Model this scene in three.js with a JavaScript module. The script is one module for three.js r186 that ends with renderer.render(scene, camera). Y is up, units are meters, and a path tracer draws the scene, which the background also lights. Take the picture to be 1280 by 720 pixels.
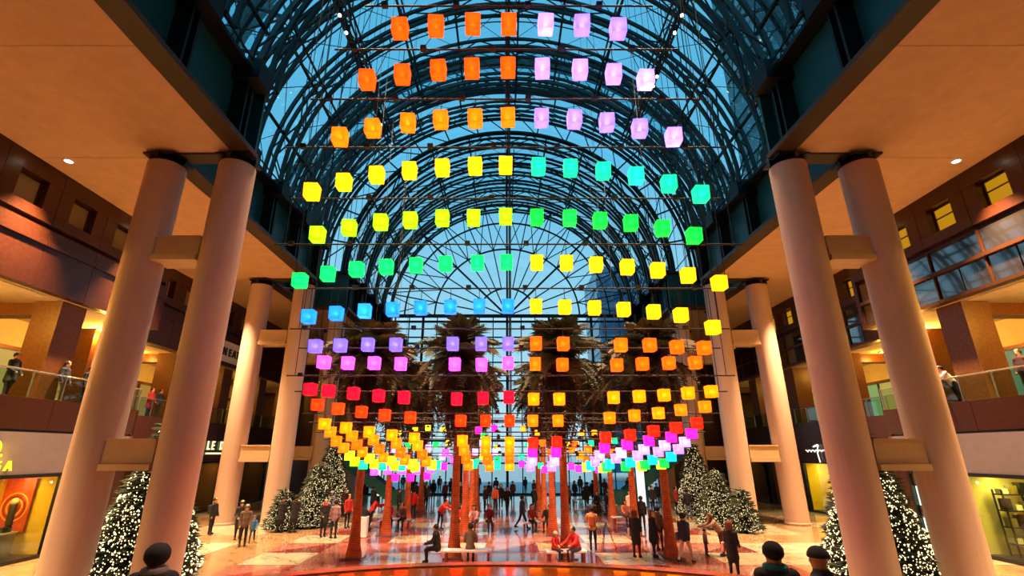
import * as THREE from 'three';
import { MarchingCubes } from 'three/addons/objects/MarchingCubes.js';
import { mergeGeometries, mergeVertices } from 'three/addons/utils/BufferGeometryUtils.js';
import { RoundedBoxGeometry } from 'three/addons/geometries/RoundedBoxGeometry.js';
import { RectAreaLightUniformsLib } from 'three/addons/lights/RectAreaLightUniformsLib.js';
import { FontLoader } from 'three/addons/loaders/FontLoader.js';
import { TextGeometry } from 'three/addons/geometries/TextGeometry.js';

// ------------------------------------------------------------------ camera, sky, exposure
const F = 607, VX = 630, TH = Math.atan(205 / 607), CS = Math.cos(TH), SN = Math.sin(TH), H = 4.1;
const scene = new THREE.Scene();
const camera = new THREE.PerspectiveCamera(2 * Math.atan(360 / F) * 180 / Math.PI, 1280 / 720, 0.1, 1500);
camera.position.set(0, H, 0);
camera.rotation.x = TH;
camera.setViewOffset(1280, 720, 10, 0, 1280, 720);
const renderer = new THREE.WebGLRenderer();
renderer.toneMapping = THREE.LinearToneMapping;
renderer.toneMappingExposure = 1.1;
renderer.shadowMap.enabled = true;
RectAreaLightUniformsLib.init();

const LIGHT = { lantern: 0.14, gallery: 58, shop: 45, soffit: 2200, truss: 1500 };
{
  const w = 64, h = 128, a = new Float32Array(w * h * 4);
  const hor = [0.66, 0.86, 0.93], mid = [0.16, 0.56, 0.85], top = [0.045, 0.36, 0.66];
  for (let j = 0; j < h; j++) {
    const e = Math.max(0, ((j + 0.5) / h - 0.5) * 2);
    for (let i = 0; i < w; i++) for (let k = 0; k < 3; k++) {
      const t = Math.min(1, e / 0.35), u = Math.min(1, Math.max(0, (e - 0.35) / 0.65));
      a[(j * w + i) * 4 + k] = (hor[k] + (mid[k] - hor[k]) * t) + (top[k] - mid[k]) * u;
      a[(j * w + i) * 4 + 3] = 1;
    }
  }
  const t = new THREE.DataTexture(a, w, h, THREE.RGBAFormat, THREE.FloatType);
  t.mapping = THREE.EquirectangularReflectionMapping; t.magFilter = THREE.LinearFilter; t.needsUpdate = true;
  scene.background = t;
}

// ------------------------------------------------------------------ helpers
const CX = 0.35;                                            // middle of the hall
let seed = 7;
const rnd = () => { seed = (seed + 0x6d2b79f5) | 0; let t = Math.imul(seed ^ (seed >>> 15), 1 | seed); t = (t + Math.imul(t ^ (t >>> 7), 61 | t)) ^ t; return ((t ^ (t >>> 14)) >>> 0) / 4294967296; };
const rr = (a, b) => a + (b - a) * rnd();
const V = (x, y, z) => new THREE.Vector3(x, y, z);
const P = (lat, h, d) => V(CX + lat, h, -d);
// direction of a photo pixel: sideways and upward per metre of depth
function ray(x, y) { const u = (x - VX) / F, v = (360 - y) / F, f = CS - v * SN; return [u / f, (SN + v * CS) / f]; }
function onFloor(x, y, h = 0) { const [a, b] = ray(x, y), d = (h - H) / b; return V(a * d, h, -d); }
function atDepth(x, y, d) { const [a, b] = ray(x, y); return V(a * d, H + b * d, -d); }
const taken = {};
const numbered = (n) => { taken[n] = (taken[n] ?? -1) + 1; return taken[n] ? n + '_' + String(taken[n]).padStart(3, '0') : n; };
function tag(o, label, category, group, kind) { o.userData = { label, category }; if (group) o.userData.group = group; if (kind) o.userData.kind = kind; return o; }
function thing(name, label, category, pos = [0, 0, 0], turn = 0, group, kind) {
  const o = new THREE.Group(); o.name = numbered(name); o.position.set(...pos); o.rotation.y = turn; scene.add(o);
  return tag(o, label, category, group, kind);
}
const struct = (name, label, category) => thing(name, label, category, [0, 0, 0], 0, null, 'structure');
function mesh(parent, name, geo, mat, pos, rot) {
  const m = new THREE.Mesh(geo, mat); m.name = parent === scene ? numbered(name) : name;
  if (pos) m.position.copy(Array.isArray(pos) ? V(...pos) : pos);
  if (rot) m.rotation.set(...rot);
  m.castShadow = m.receiveShadow = true; parent.add(m); return m;
}
const sub = (parent, name, pos) => { const g = new THREE.Group(); g.name = name; if (pos) g.position.copy(pos); parent.add(g); return g; };
const boxes = new Map();
function boxG(w, h, d) {
  const k = [w, h, d].map((q) => q.toFixed(3)).join();
  if (!boxes.has(k)) {
    const g = new THREE.BoxGeometry(w, h, d), uv = g.attributes.uv, n = g.attributes.normal;
    for (let i = 0; i < uv.count; i++) {
      const ax = Math.abs(n.getX(i)) > 0.5, ay = Math.abs(n.getY(i)) > 0.5;
      uv.setXY(i, uv.getX(i) * (ax ? d : w), uv.getY(i) * (ay ? d : h));
    }
    boxes.set(k, g);
  }
  return boxes.get(k);
}
// axis-aligned box from lateral/height/depth ranges
function blk(parent, name, mat, l0, l1, h0, h1, d0, d1) {
  return mesh(parent, name, boxG(Math.abs(l1 - l0), Math.abs(h1 - h0), Math.abs(d1 - d0)), mat, P((l0 + l1) / 2, (h0 + h1) / 2, (d0 + d1) / 2));
}
const unit = new THREE.BoxGeometry(1, 1, 1), yAxis = V(0, 1, 0);
const rod = new THREE.CylinderGeometry(0.5, 0.5, 1, 6, 1, true);
function bar(parent, name, a, b, t, mat, geo = unit, t2 = t) {
  const m = mesh(parent, name, geo, mat), dir = b.clone().sub(a), len = dir.length();
  m.position.copy(a).add(b).multiplyScalar(0.5); m.quaternion.setFromUnitVectors(yAxis, dir.normalize()); m.scale.set(t, len, t2); return m;
}
// swept rectangular bar along a half ring in the xy plane
const arcs = new Map();
function arcG(R, a0, a1, segs, w, t) {
  const k = [R, a0, a1, segs, w, t].join();
  if (arcs.has(k)) return arcs.get(k);
  const pos = [], idx = [];
  for (let i = 0; i <= segs; i++) {
    const a = a0 + (a1 - a0) * i / segs, c = Math.cos(a), s = Math.sin(a);
    for (const [r, z] of [[R - t / 2, -w / 2], [R + t / 2, -w / 2], [R + t / 2, w / 2], [R - t / 2, w / 2]]) pos.push(c * r, s * r, z);
    if (i) for (let q = 0; q < 4; q++) { const b = (i - 1) * 4, n = (q + 1) % 4; idx.push(b + q, b + n, b + 4 + q, b + n, b + 4 + n, b + 4 + q); }
  }
  const g = new THREE.BufferGeometry(); g.setAttribute('position', new THREE.Float32BufferAttribute(pos, 3)); g.setIndex(idx);
  const f = g.toNonIndexed(); f.computeVertexNormals(); arcs.set(k, f); return f;
}
// flat annular sector with thickness
function sectorG(r0, r1, a0, a1, segs, depth) {
  const s = new THREE.Shape();
  for (let i = 0; i <= segs; i++) { const a = a0 + (a1 - a0) * i / segs; s[i ? 'lineTo' : 'moveTo'](Math.cos(a) * r1, Math.sin(a) * r1); }
  for (let i = segs; i >= 0; i--) { const a = a0 + (a1 - a0) * i / segs; s.lineTo(Math.cos(a) * r0, Math.sin(a) * r0); }
  return new THREE.ExtrudeGeometry(s, { depth, bevelEnabled: false, curveSegments: 1 });
}

// ------------------------------------------------------------------ textures and materials
function noiseTex(n, fn, srgb = true, rep = 1) {
  const a = new Uint8Array(n * n * 4);
  for (let j = 0; j < n; j++) for (let i = 0; i < n; i++) { const c = fn(i / n, j / n); for (let k = 0; k < 3; k++) a[(j * n + i) * 4 + k] = Math.max(0, Math.min(255, c[k] ?? c[0])); a[(j * n + i) * 4 + 3] = 255; }
  const t = new THREE.DataTexture(a, n, n); t.wrapS = t.wrapT = THREE.RepeatWrapping; t.magFilter = THREE.LinearFilter; t.minFilter = THREE.LinearMipmapLinearFilter; t.generateMipmaps = true;
  if (srgb) t.colorSpace = THREE.SRGBColorSpace; t.repeat.set(rep, rep); t.needsUpdate = true; return t;
}
const lat = Array.from({ length: 4096 }, () => rnd());
function vn(x, y, p) { // tiling value noise with period p
  const xi = Math.floor(x), yi = Math.floor(y), fx = x - xi, fy = y - yi, sx = fx * fx * (3 - 2 * fx), sy = fy * fy * (3 - 2 * fy);
  const g = (i, j) => lat[((((i % p) + p) % p) * 61 + (((j % p) + p) % p) * 137 + p * 17) % 4096];
  return (g(xi, yi) * (1 - sx) + g(xi + 1, yi) * sx) * (1 - sy) + (g(xi, yi + 1) * (1 - sx) + g(xi + 1, yi + 1) * sx) * sy;
}
const fbm = (x, y, p) => 0.5 * vn(x * p, y * p, p) + 0.3 * vn(x * p * 2, y * p * 2, p * 2) + 0.2 * vn(x * p * 4, y * p * 4, p * 4);
const texGranite = noiseTex(256, (x, y) => { const v = 168 + 55 * (rnd() - 0.5) + 60 * (fbm(x, y, 16) - 0.5); return [v * 1.12, v, v * 0.92]; }, true, 0.6);
const texMarble = noiseTex(512, (x, y) => { const w = fbm(x, y, 6), v = 215 + 60 * (fbm(x + w * 0.2, y + w * 0.15, 5) - 0.5) - 70 * Math.pow(1 - Math.abs(Math.sin((x * 3 + y * 2 + w * 1.6) * Math.PI)), 9); return [v, v * 0.99, v * 0.97]; }, true, 0.21);
const texPlaster = noiseTex(256, (x, y) => { const v = 232 + 18 * (fbm(x, y, 12) - 0.5) + 8 * (rnd() - 0.5); return [v]; }, true, 0.25);
const texBark = noiseTex(256, (x, y) => { const v = 190 + 80 * (fbm(x, y * 1, 8) - 0.5) + 45 * Math.sin(y * Math.PI * 32 + 3 * vn(x * 8, y * 8, 8)); return [v]; });
const texWood = noiseTex(256, (x, y) => { const v = 200 + 60 * (fbm(x, y, 4) - 0.5) + 24 * Math.sin(x * 60 + 8 * vn(x * 4, y * 4, 4)); return [v]; });
const S = (color, o = {}) => new THREE.MeshStandardMaterial({ color, roughness: 0.7, ...o });
const PH = (color, o = {}) => new THREE.MeshPhysicalMaterial({ color, ...o });
const M = {
  steel: S('#12302f', { roughness: 0.45, metalness: 0.3 }),
  steelDark: S('#0a1416', { roughness: 0.5, metalness: 0.2 }),
  fascia: S('#0d4a50', { roughness: 0.4 }),
  flange: S('#3a2c12', { roughness: 0.5 }),
  soffit: S('#dcb27e', { map: texPlaster, roughness: 0.85 }),
  column: S('#d2b09a', { map: texPlaster, roughness: 0.55 }),
  tie: S('#d2ae80', { map: texPlaster, roughness: 0.6 }),
  granite: S('#56301c', { map: texGranite, roughness: 0.3 }),
  mauve: S('#8d7f86', { map: texPlaster, roughness: 0.45 }),
  black: S('#0b0b0c', { roughness: 0.4 }),
  gold: S('#8a5a26', { map: texGranite, roughness: 0.4 }),
  cream: S('#f0dfb8', { map: texPlaster, roughness: 0.9 }),
  glass: PH('#eefafc', { transmission: 1, thickness: 0, roughness: 0.02, ior: 1.45 }),
  rail: PH('#dfeee8', { transmission: 1, thickness: 0, roughness: 0.02, ior: 1.5 }),
  mirror: PH('#2c2622', { roughness: 0.05, metalness: 0.0, ior: 2.3, clearcoat: 1, clearcoatRoughness: 0.03 }),
  blind: S('#8d8158', { roughness: 0.9 }),
  chrome: S('#b9b4a8', { roughness: 0.25, metalness: 0.9 }),
  white: S('#e8e2dc', { roughness: 0.5 }),
  wire: S('#1b1714', { roughness: 0.6 }),
  railPipe: S('#2a1810', { roughness: 0.6 }),
  bronze: S('#57311b', { roughness: 0.4, metalness: 0.5 }),
};
const glow = (c, k, o = {}) => { const col = new THREE.Color(c); return S('#222', { emissive: col, emissiveIntensity: k, roughness: 0.6, ...o }); };
const lampWarm = glow('#ffe2a8', 6);

// ------------------------------------------------------------------ floor
const HALL = { A: 19.35, B: 22.0, top: 15.5, spring: 18.65, R1: 11.15, R2: 14.15, R3: 17.2, d1: 17.1, d2: 32, d3: 39, end: 53, wallStep: 26 };
{
  const fl = struct('floor', 'polished marble floor of cream, pink and grey slabs under the palms', 'floor');
  blk(fl, 'slab_bed', S('#5a4a40'), -30, 30, -0.5, -0.025, -8, 56);
  const tones = ['#d8bf9c', '#c0986c', '#cc8274', '#a6493f', '#e2d2b4', '#8c3a38'].map((c) => PH(c, { map: texMarble, roughness: 0.22, specularIntensity: 0.6, clearcoat: 0.6, clearcoatRoughness: 0.045 }));
  const pitch = 2.36, g = boxG(pitch - 0.018, 0.03, pitch - 0.018);
  const tri = (k) => { const s = new THREE.Shape(), q = pitch / 2 - 0.009; const c = [[-q, -q], [q, -q], [q, q], [-q, q]]; s.moveTo(...c[k]); s.lineTo(...c[(k + 1) % 4]); s.lineTo(...c[(k + 2) % 4]); const e = new THREE.ExtrudeGeometry(s, { depth: 0.03, bevelEnabled: false }); e.rotateX(-Math.PI / 2); return e; };
  const t0 = tri(0), t2 = tri(2);
  for (let i = -9; i <= 9; i++) for (let j = 6; j <= 22; j++) {
    const x = CX + i * pitch, z = -(j * pitch + 1), palm = Math.abs(i) <= 4;
    if (palm && (i + j) % 2 === 0 && j < 18) {
      mesh(fl, 'floor_slab', t0, tones[(j % 4) < 2 ? 3 : 5], [x, -0.03, z]); mesh(fl, 'floor_slab', t2, tones[2], [x, -0.03, z]);
    } else mesh(fl, 'floor_slab', g, palm ? tones[[4, 2, 0][(i * 7 + j * 3 + 70) % 3]] : tones[(i + 20) % 3 === 0 ? 1 : [0, 4, 1][(j + 30) % 3]], [x, -0.015, z]);
  }
}

// ------------------------------------------------------------------ outside: plaza, river, towers
{
  const pl = struct('ground', 'grey stone plaza and river beyond the glass end wall', 'ground');
  mesh(pl, 'paving', boxG(300, 0.4, 22), S('#b4c4cc', { map: texPlaster, roughness: 0.5 }), [0, -0.35, -67]);
  mesh(pl, 'river', boxG(1200, 0.3, 900), PH('#3d6a80', { roughness: 0.15 }), [0, -1.2, -530]);
  function tower(name, label, x0, x1, d0, d1, h, col, band) {
    const t = thing(name, label, 'building');
    const body = S(col, { roughness: 0.3 }), gl = PH(band, { roughness: 0.08, ior: 1.8 });
    mesh(t, 'core', boxG(x1 - x0, h, d1 - d0), body, [(x0 + x1) / 2, h / 2, -(d0 + d1) / 2]);
    for (let y = 3; y < h - 2; y += 3.8) {
      mesh(t, 'window_band', boxG(0.2, 2.3, d1 - d0 - 1), gl, [x0 - 0.1, y + 1.2, -(d0 + d1) / 2]);
      mesh(t, 'window_band', boxG(x1 - x0 - 1, 2.3, 0.2), gl, [(x0 + x1) / 2, y + 1.2, -d0 + 0.1]);
    }
    return t;
  }
  tower('office_tower', 'dark teal glass office tower seen through the right side of the vault', 36, 62, 4, 64, 92, '#1c4a4c', '#14505c');
  tower('office_tower', 'blue glass tower with pale bands seen through the end wall', 22, 40, 108, 126, 46, '#5f8fae', '#2f6c94');
}

// ------------------------------------------------------------------ glass vault
function vault(R, d0, d1, ribs, label) {
  const g = struct('vault_ceiling', label, 'ceiling');
  const N = 20, t = 1.05, at = (r, k, n, z) => V(CX + r * Math.cos(Math.PI * k / n), HALL.spring + r * Math.sin(Math.PI * k / n), z);
  for (const d of ribs) {
    const tr = sub(g, 'arch_truss');
    for (const z of [-0.32, 0.32]) {
      mesh(tr, 'outer_chord', arcG(R, 0, Math.PI, 40, 0.16, 0.2), M.steel, [CX, HALL.spring, -d + z]);
      mesh(tr, 'inner_chord', arcG(R - t, 0, Math.PI, 40, 0.16, 0.2), M.steel, [CX, HALL.spring, -d + z]);
      for (let k = 0; k < N; k++) {
        const a = k % 2 ? R : R - t, b = k % 2 ? R - t : R;
        bar(tr, 'lacing_bar', at(a, k, N, -d + z), at(b, k + 1, N, -d + z), 0.07, M.steel);
      }
    }
    for (let k = 0; k <= N; k += 2) bar(tr, 'strut', at(R - t, k, N, -d - 0.32), at(R - t, k, N, -d + 0.32), 0.07, M.steel);
    for (let k = 1; k < N; k += 2) bar(tr, 'strut', at(R - t, k - 1, N, -d - 0.32), at(R - t, k + 1, N, -d + 0.32), 0.06, M.steel);
  }
  const stops = [d0, ...ribs, d1].filter((q, i, a) => i === 0 || q - a[i - 1] > 0.6);
  for (let i = 0; i + 1 < stops.length; i++) {
    const a = stops[i], b = stops[i + 1], len = b - a;
    for (let k = 1; k < 12; k++) {
      bar(g, 'purlin', at(R, k, 12, -a), at(R, k, 12, -b), 0.14, M.steel);
      if (len > 1.5 && k % 2 === 0) {
        bar(g, 'tie_rod', at(R - t, k, 12, -a), at(R - t, k, 12, -b), 0.1, M.steel);
        bar(g, 'tie_rod', at(R - t, k, 12, -a), at(R, k, 12, -(a + b) / 2), 0.06, M.steel);
        bar(g, 'tie_rod', at(R, k, 12, -(a + b) / 2), at(R - t, k, 12, -b), 0.06, M.steel);
      }
    }
    if (len > 1.5) {
      const n = Math.max(2, Math.round(len / 1.8));
      for (let q = 1; q < n; q++) mesh(g, 'glazing_bar', arcG(R + 0.03, 0, Math.PI, 40, 0.05, 0.07), M.steel, [CX, HALL.spring, -(a + len * q / n)]);
      for (let k = 0; k < 12; k++) {
        bar(g, 'wind_brace', at(R - 0.1, k, 12, -a), at(R - 0.1, k + 1, 12, -b), 0.035, M.steel);
        bar(g, 'wind_brace', at(R - 0.1, k, 12, -b), at(R - 0.1, k + 1, 12, -a), 0.035, M.steel);
      }
    }
    const pg = arcG(R + 0.12, 0, Math.PI / 12, 3, len - 0.02, 0.012);
    for (let k = 0; k < 12; k++) mesh(g, 'glass_pane', pg, M.glass, [CX, HALL.spring, -(a + b) / 2], [0, 0, Math.PI * k / 12]);
  }
  return g;
}
vault(HALL.R1, -6, HALL.d1, [3, 9.6, 13.3, 16.7], 'narrow glass barrel vault of dark steel trusses over the stair');
vault(HALL.R2, HALL.d1, HALL.d2, [17.5, 21, 24.6, 28.2, 31.6], 'wide glass barrel vault of dark steel trusses over the near palms');
vault(HALL.R3, HALL.d2, HALL.d3, [32.4, 35.5, 38.6], 'widest and tallest glass barrel vault in the middle of the hall');
vault(HALL.R2, HALL.d3, HALL.end, [39.4, 42.7, 46, 49.3, 52.6], 'glass barrel vault of dark steel trusses next to the glass end wall');
// glazed half rings where the vault widens and narrows
function ringWall(r0, r1, d, label) {
  const g = struct('vault_ceiling', label, 'ceiling');
  for (let k = 0; k < 16; k++) {
    const a = Math.PI * k / 16;
    mesh(g, 'glass_pane', sectorG(r0, r1, 0, Math.PI / 16, 2, 0.015), M.glass, [CX, HALL.spring, -d], [0, 0, a]);
    bar(g, 'radial_bar', V(CX + r0 * Math.cos(a), HALL.spring + r0 * Math.sin(a), -d), V(CX + r1 * Math.cos(a), HALL.spring + r1 * Math.sin(a), -d), 0.12, M.steel);
    const b = a + Math.PI / 16;
    bar(g, 'diagonal_bar', V(CX + r0 * Math.cos(a), HALL.spring + r0 * Math.sin(a), -d), V(CX + r1 * Math.cos(b), HALL.spring + r1 * Math.sin(b), -d), 0.08, M.steel);
  }
  for (const r of [r0 + 0.1, (r0 + r1) / 2, r1 - 0.1]) mesh(g, 'ring_bar', arcG(r, 0, Math.PI, 48, 0.25, 0.2), M.steel, [CX, HALL.spring, -d]);
}
ringWall(HALL.R1, HALL.R2 + 0.2, HALL.d1, 'glazed half ring where the narrow vault meets the wide vault');
ringWall(HALL.R2, HALL.R3 + 0.2, HALL.d2, 'glazed half ring where the wide vault meets the tallest vault');
ringWall(HALL.R2, HALL.R3 + 0.2, HALL.d3, 'glazed half ring where the tallest vault narrows towards the end wall');
// ridge walkway and light trusses under the crown
function lightTruss(name, ang, R, d0, d1, label, w) {
  const o = thing(name, label, 'truss', [0, 0, 0], 0, null, 'structure');
  const x = CX + R * Math.cos(ang), y = HALL.spring + R * Math.sin(ang), n = Math.round((d1 - d0) / 1.1);
  const c = [[-w, -0.35], [w, -0.35], [-w, 0.35], [w, 0.35]];
  for (const [a, b] of c) bar(o, 'chord', V(x + a, y + b, -d0), V(x + a, y + b, -d1), 0.09, M.steelDark);
  for (let i = 0; i < n; i++) {
    const a = d0 + (d1 - d0) * i / n, b = d0 + (d1 - d0) * (i + 1) / n;
    bar(o, 'lacing_bar', V(x - w, y - 0.35, -a), V(x + w, y - 0.35, -b), 0.05, M.steelDark);
    bar(o, 'lacing_bar', V(x - w, y - 0.35, -a), V(x - w, y + 0.35, -b), 0.05, M.steelDark);
    bar(o, 'lacing_bar', V(x + w, y + 0.35, -a), V(x + w, y - 0.35, -b), 0.05, M.steelDark);
    bar(o, 'crossbar', V(x - w, y - 0.35, -a), V(x + w, y - 0.35, -a), 0.06, M.steelDark);
  }
  return [x, y];
}
lightTruss('ridge_truss', Math.PI / 2 - 0.02, 12.1, 17.4, 31.8, 'dark ridge walkway truss under the crown of the wide vault', 0.34);
lightTruss('ridge_truss', Math.PI / 2 - 0.02, 15.2, 32.2, 38.8, 'dark ridge walkway truss under the crown of the tallest vault', 0.34);
lightTruss('ridge_truss', Math.PI / 2 - 0.02, 12.1, 39.2, 52.8, 'dark ridge walkway truss under the crown by the end wall', 0.34);
for (const s of [-1, 1]) {
  const [x, y] = lightTruss('lighting_truss', Math.PI / 2 + s * 0.86, 11.6, 18.0, 31.5, s > 0 ? 'lighting truss with spotlights under the left haunch of the vault' : 'lighting truss with spotlights under the right haunch of the vault', 0.25);
  for (const d of [19.2, 20.3, 23.5, 24.3, 28]) {
    const o = thing('spotlight', s > 0 ? 'small black spotlight clamped under the left lighting truss' : 'small black spotlight clamped under the right lighting truss', 'spotlight', [x, y - 0.75, -d], 0, s > 0 ? 'spotlights on the left lighting truss' : 'spotlights on the right lighting truss');
    mesh(o, 'housing', new THREE.CylinderGeometry(0.13, 0.16, 0.4, 12), M.black, [0, 0.1, 0], [0.5, 0, 0]);
    mesh(o, 'yoke', boxG(0.05, 0.4, 0.05), M.black, [0, 0.3, 0]);
    mesh(o, 'lens', new THREE.SphereGeometry(0.09, 10, 8), glow('#fff0d0', 7), [0, -0.12, 0.05]);
    const l = new THREE.SpotLight('#ffd3a2', LIGHT.truss, 0, 0.62, 1, 2); l.position.set(0, -0.25, 0.05); l.target.position.set(s * (x > 0 ? 1 : 1) * 5, -26, -3); l.castShadow = true; l.shadow.radius = 5; o.add(l, l.target);
  }
}

for (const s of [-1, 1]) {  // two spotlights under the narrow vault wash the stair landing
  const o = thing('spotlight', `black spotlight under the narrow vault on the ${s < 0 ? 'left' : 'right'} of the stair`, 'spotlight', [CX + s * 6, HALL.spring + 8.0, -9.75]);
  mesh(o, 'housing', new THREE.CylinderGeometry(0.13, 0.16, 0.4, 12), M.black, [0, 0.1, 0]); mesh(o, 'yoke', boxG(0.05, 0.4, 0.05), M.black, [0, 0.4, 0]); mesh(o, 'lens', new THREE.SphereGeometry(0.09, 10, 8), glow('#fff0d0', 7), [0, -0.12, 0]);
  const l = new THREE.SpotLight('#ffd3a2', LIGHT.truss, 0, 0.4, 1, 2); l.position.set(0, -0.25, 0); l.target.position.set(-s * 4, -26, 3); l.castShadow = true; l.shadow.radius = 5; o.add(l, l.target);
}

// ------------------------------------------------------------------ soffits, edge beams, columns
function edgeBeam(o, s, R, d0, d1, step) {
  blk(o, 'bottom_flange', M.flange, s * (R - 0.75), s * (R + 0.05), 15.42, 15.62, d0, d1);
  blk(o, 'web', M.fascia, s * (R - 0.12), s * (R + 0.02), 15.62, 18.5, d0, d1);
  blk(o, 'top_flange', M.steelDark, s * (R - 0.75), s * (R + 0.3), 18.5, 18.68, d0, d1);
  bar(o, 'handrail', P(s * (R - 0.8), 18.9, d0), P(s * (R - 0.8), 18.9, d1), 0.06, M.steelDark);
  for (let d = d0 + 0.3; d < d1; d += step) {
    blk(o, 'stiffener', M.steelDark, s * (R - 0.7), s * (R - 0.12), 15.62, 18.5, d, d + 0.1);
    blk(o, 'stiffener', M.steelDark, s * (R - 0.7), s * (R - 0.12), 15.62, 18.5, d + 0.35, d + 0.45);
    blk(o, 'node_block', M.steelDark, s * (R - 1.2), s * (R - 0.1), 18.0, 18.9, d - 0.25, d + 0.7);
  }
}
function crossBeam(o, s, l0, l1, d) {
  blk(o, 'bottom_flange', M.flange, s * l0, s * l1, 15.42, 15.62, d - 0.35, d + 0.35);
  blk(o, 'web', M.fascia, s * l0, s * l1, 15.62, 18.5, d - 0.06, d + 0.06);
  blk(o, 'top_flange', M.steelDark, s * l0, s * l1, 18.5, 18.68, d - 0.35, d + 0.35);
}
for (const s of [-1, 1]) {
  const side = s < 0 ? 'left' : 'right';
  const c = struct('ceiling_' + side, 'broad plain cream ceiling panels between the ' + side + ' columns and the ' + side + ' wall', 'ceiling');
  const run = (l0, l1, a, b, n) => { for (let i = 0; i < n; i++) blk(c, 'ceiling_panel', M.soffit, s * l0, s * l1, 15.5, 15.9, a + (b - a) * i / n + 0.012, a + (b - a) * (i + 1) / n - 0.012); };
  run(HALL.R1, HALL.A + 0.6, -6, HALL.d1, 4); run(HALL.R2, HALL.A + 0.6, HALL.d1, HALL.wallStep, 1); run(HALL.R2, HALL.B + 0.6, HALL.wallStep, HALL.d2, 1);
  run(HALL.R3, HALL.B + 0.6, HALL.d2, HALL.d3, 1); run(HALL.R2, HALL.B + 0.6, HALL.d3, HALL.end, 2);
  blk(c, 'roof_slab', M.black, s * (HALL.R3 + 0.4), s * 27, 15.95, 16.3, -6, 54); blk(c, 'roof_slab', M.black, s * HALL.R1, s * (HALL.R3 + 0.4), 15.95, 16.3, -6, HALL.d1);
  blk(c, 'roof_slab', M.black, s * HALL.R2, s * (HALL.R3 + 0.4), 15.95, 16.3, HALL.d1, HALL.d2); blk(c, 'roof_slab', M.black, s * HALL.R2, s * (HALL.R3 + 0.4), 15.95, 16.3, HALL.d3, 54);
  const b = struct('trim_' + (s < 0 ? 1 : 2), 'deep teal steel edge beam with brown flange carrying the ' + side + ' side of the vault', 'beam');
  edgeBeam(b, s, HALL.R1, -6, HALL.d1, 3.55); edgeBeam(b, s, HALL.R2, HALL.d1, HALL.d2, 3.6); edgeBeam(b, s, HALL.R3, HALL.d2, HALL.d3, 3.2); edgeBeam(b, s, HALL.R2, HALL.d3, HALL.end, 3.3);
  crossBeam(b, s, HALL.R1 - 0.6, HALL.R2, HALL.d1); crossBeam(b, s, HALL.R2 - 0.6, HALL.R3, HALL.d2); crossBeam(b, s, HALL.R2 - 0.6, HALL.R3, HALL.d3);
  // columns
  const colG = new THREE.LatheGeometry([[0, 0], [0.72, 0], [0.72, 0.1], [0.69, 0.13], [0.68, 0.16], [0.68, 15.0], [0.66, 15.05], [0, 15.07]].map((p) => new THREE.Vector2(...p)), 48);
  const pairs = [[HALL.d1, 11.15, 14.0, 'nearest the stair'], [HALL.d2, 14.2, 17.2, 'behind the trees with fairy lights'], [HALL.d3, 14.2, 17.2, 'beyond the middle of the hall'], [46.4, 14.2, 17.2, 'close to the glass end wall']];
  for (const [d, li, lo, where] of pairs) {
    for (const [l, which] of [[li, 'inner'], [lo, 'outer']]) {
      const o = thing('column', `${which} smooth round cream column of the ${side} pair ${where}`, 'column', [CX + s * l, 0, -d], 0, null, 'structure');
      mesh(o, 'shaft', colG, M.column);
      mesh(o, 'capital_plate', boxG(1.25, 0.08, 1.25), M.black, [0, 15.32, 0]);
      for (let k = 0; k < 4; k++) mesh(o, 'bracket', boxG(0.18, 0.28, 0.5), M.black, [Math.cos(k * Math.PI / 2) * 0.5, 15.2, Math.sin(k * Math.PI / 2) * 0.5], [0, -k * Math.PI / 2 + Math.PI / 2, 0]);
    }
    for (const [h, w] of [[11.3, 'upper'], [4.0, 'lower']]) {
      const o = thing('tie_beam', `${w} cream tie beam joining the ${side} column pair ${where}`, 'beam', [CX + s * (li + lo) / 2, h, -d], 0, null, 'structure');
      mesh(o, 'beam', boxG(lo - li - 1.2, 0.72, 0.8), M.tie, [0, 0.1, 0]);
      mesh(o, 'ledge', boxG(lo - li - 1.2, 0.2, 1.0), M.tie, [0, -0.37, 0]);
      mesh(o, 'moulding', boxG(lo - li - 1.2, 0.07, 0.9), M.tie, [0, 0.48, 0]);
    }
  }
}

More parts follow.
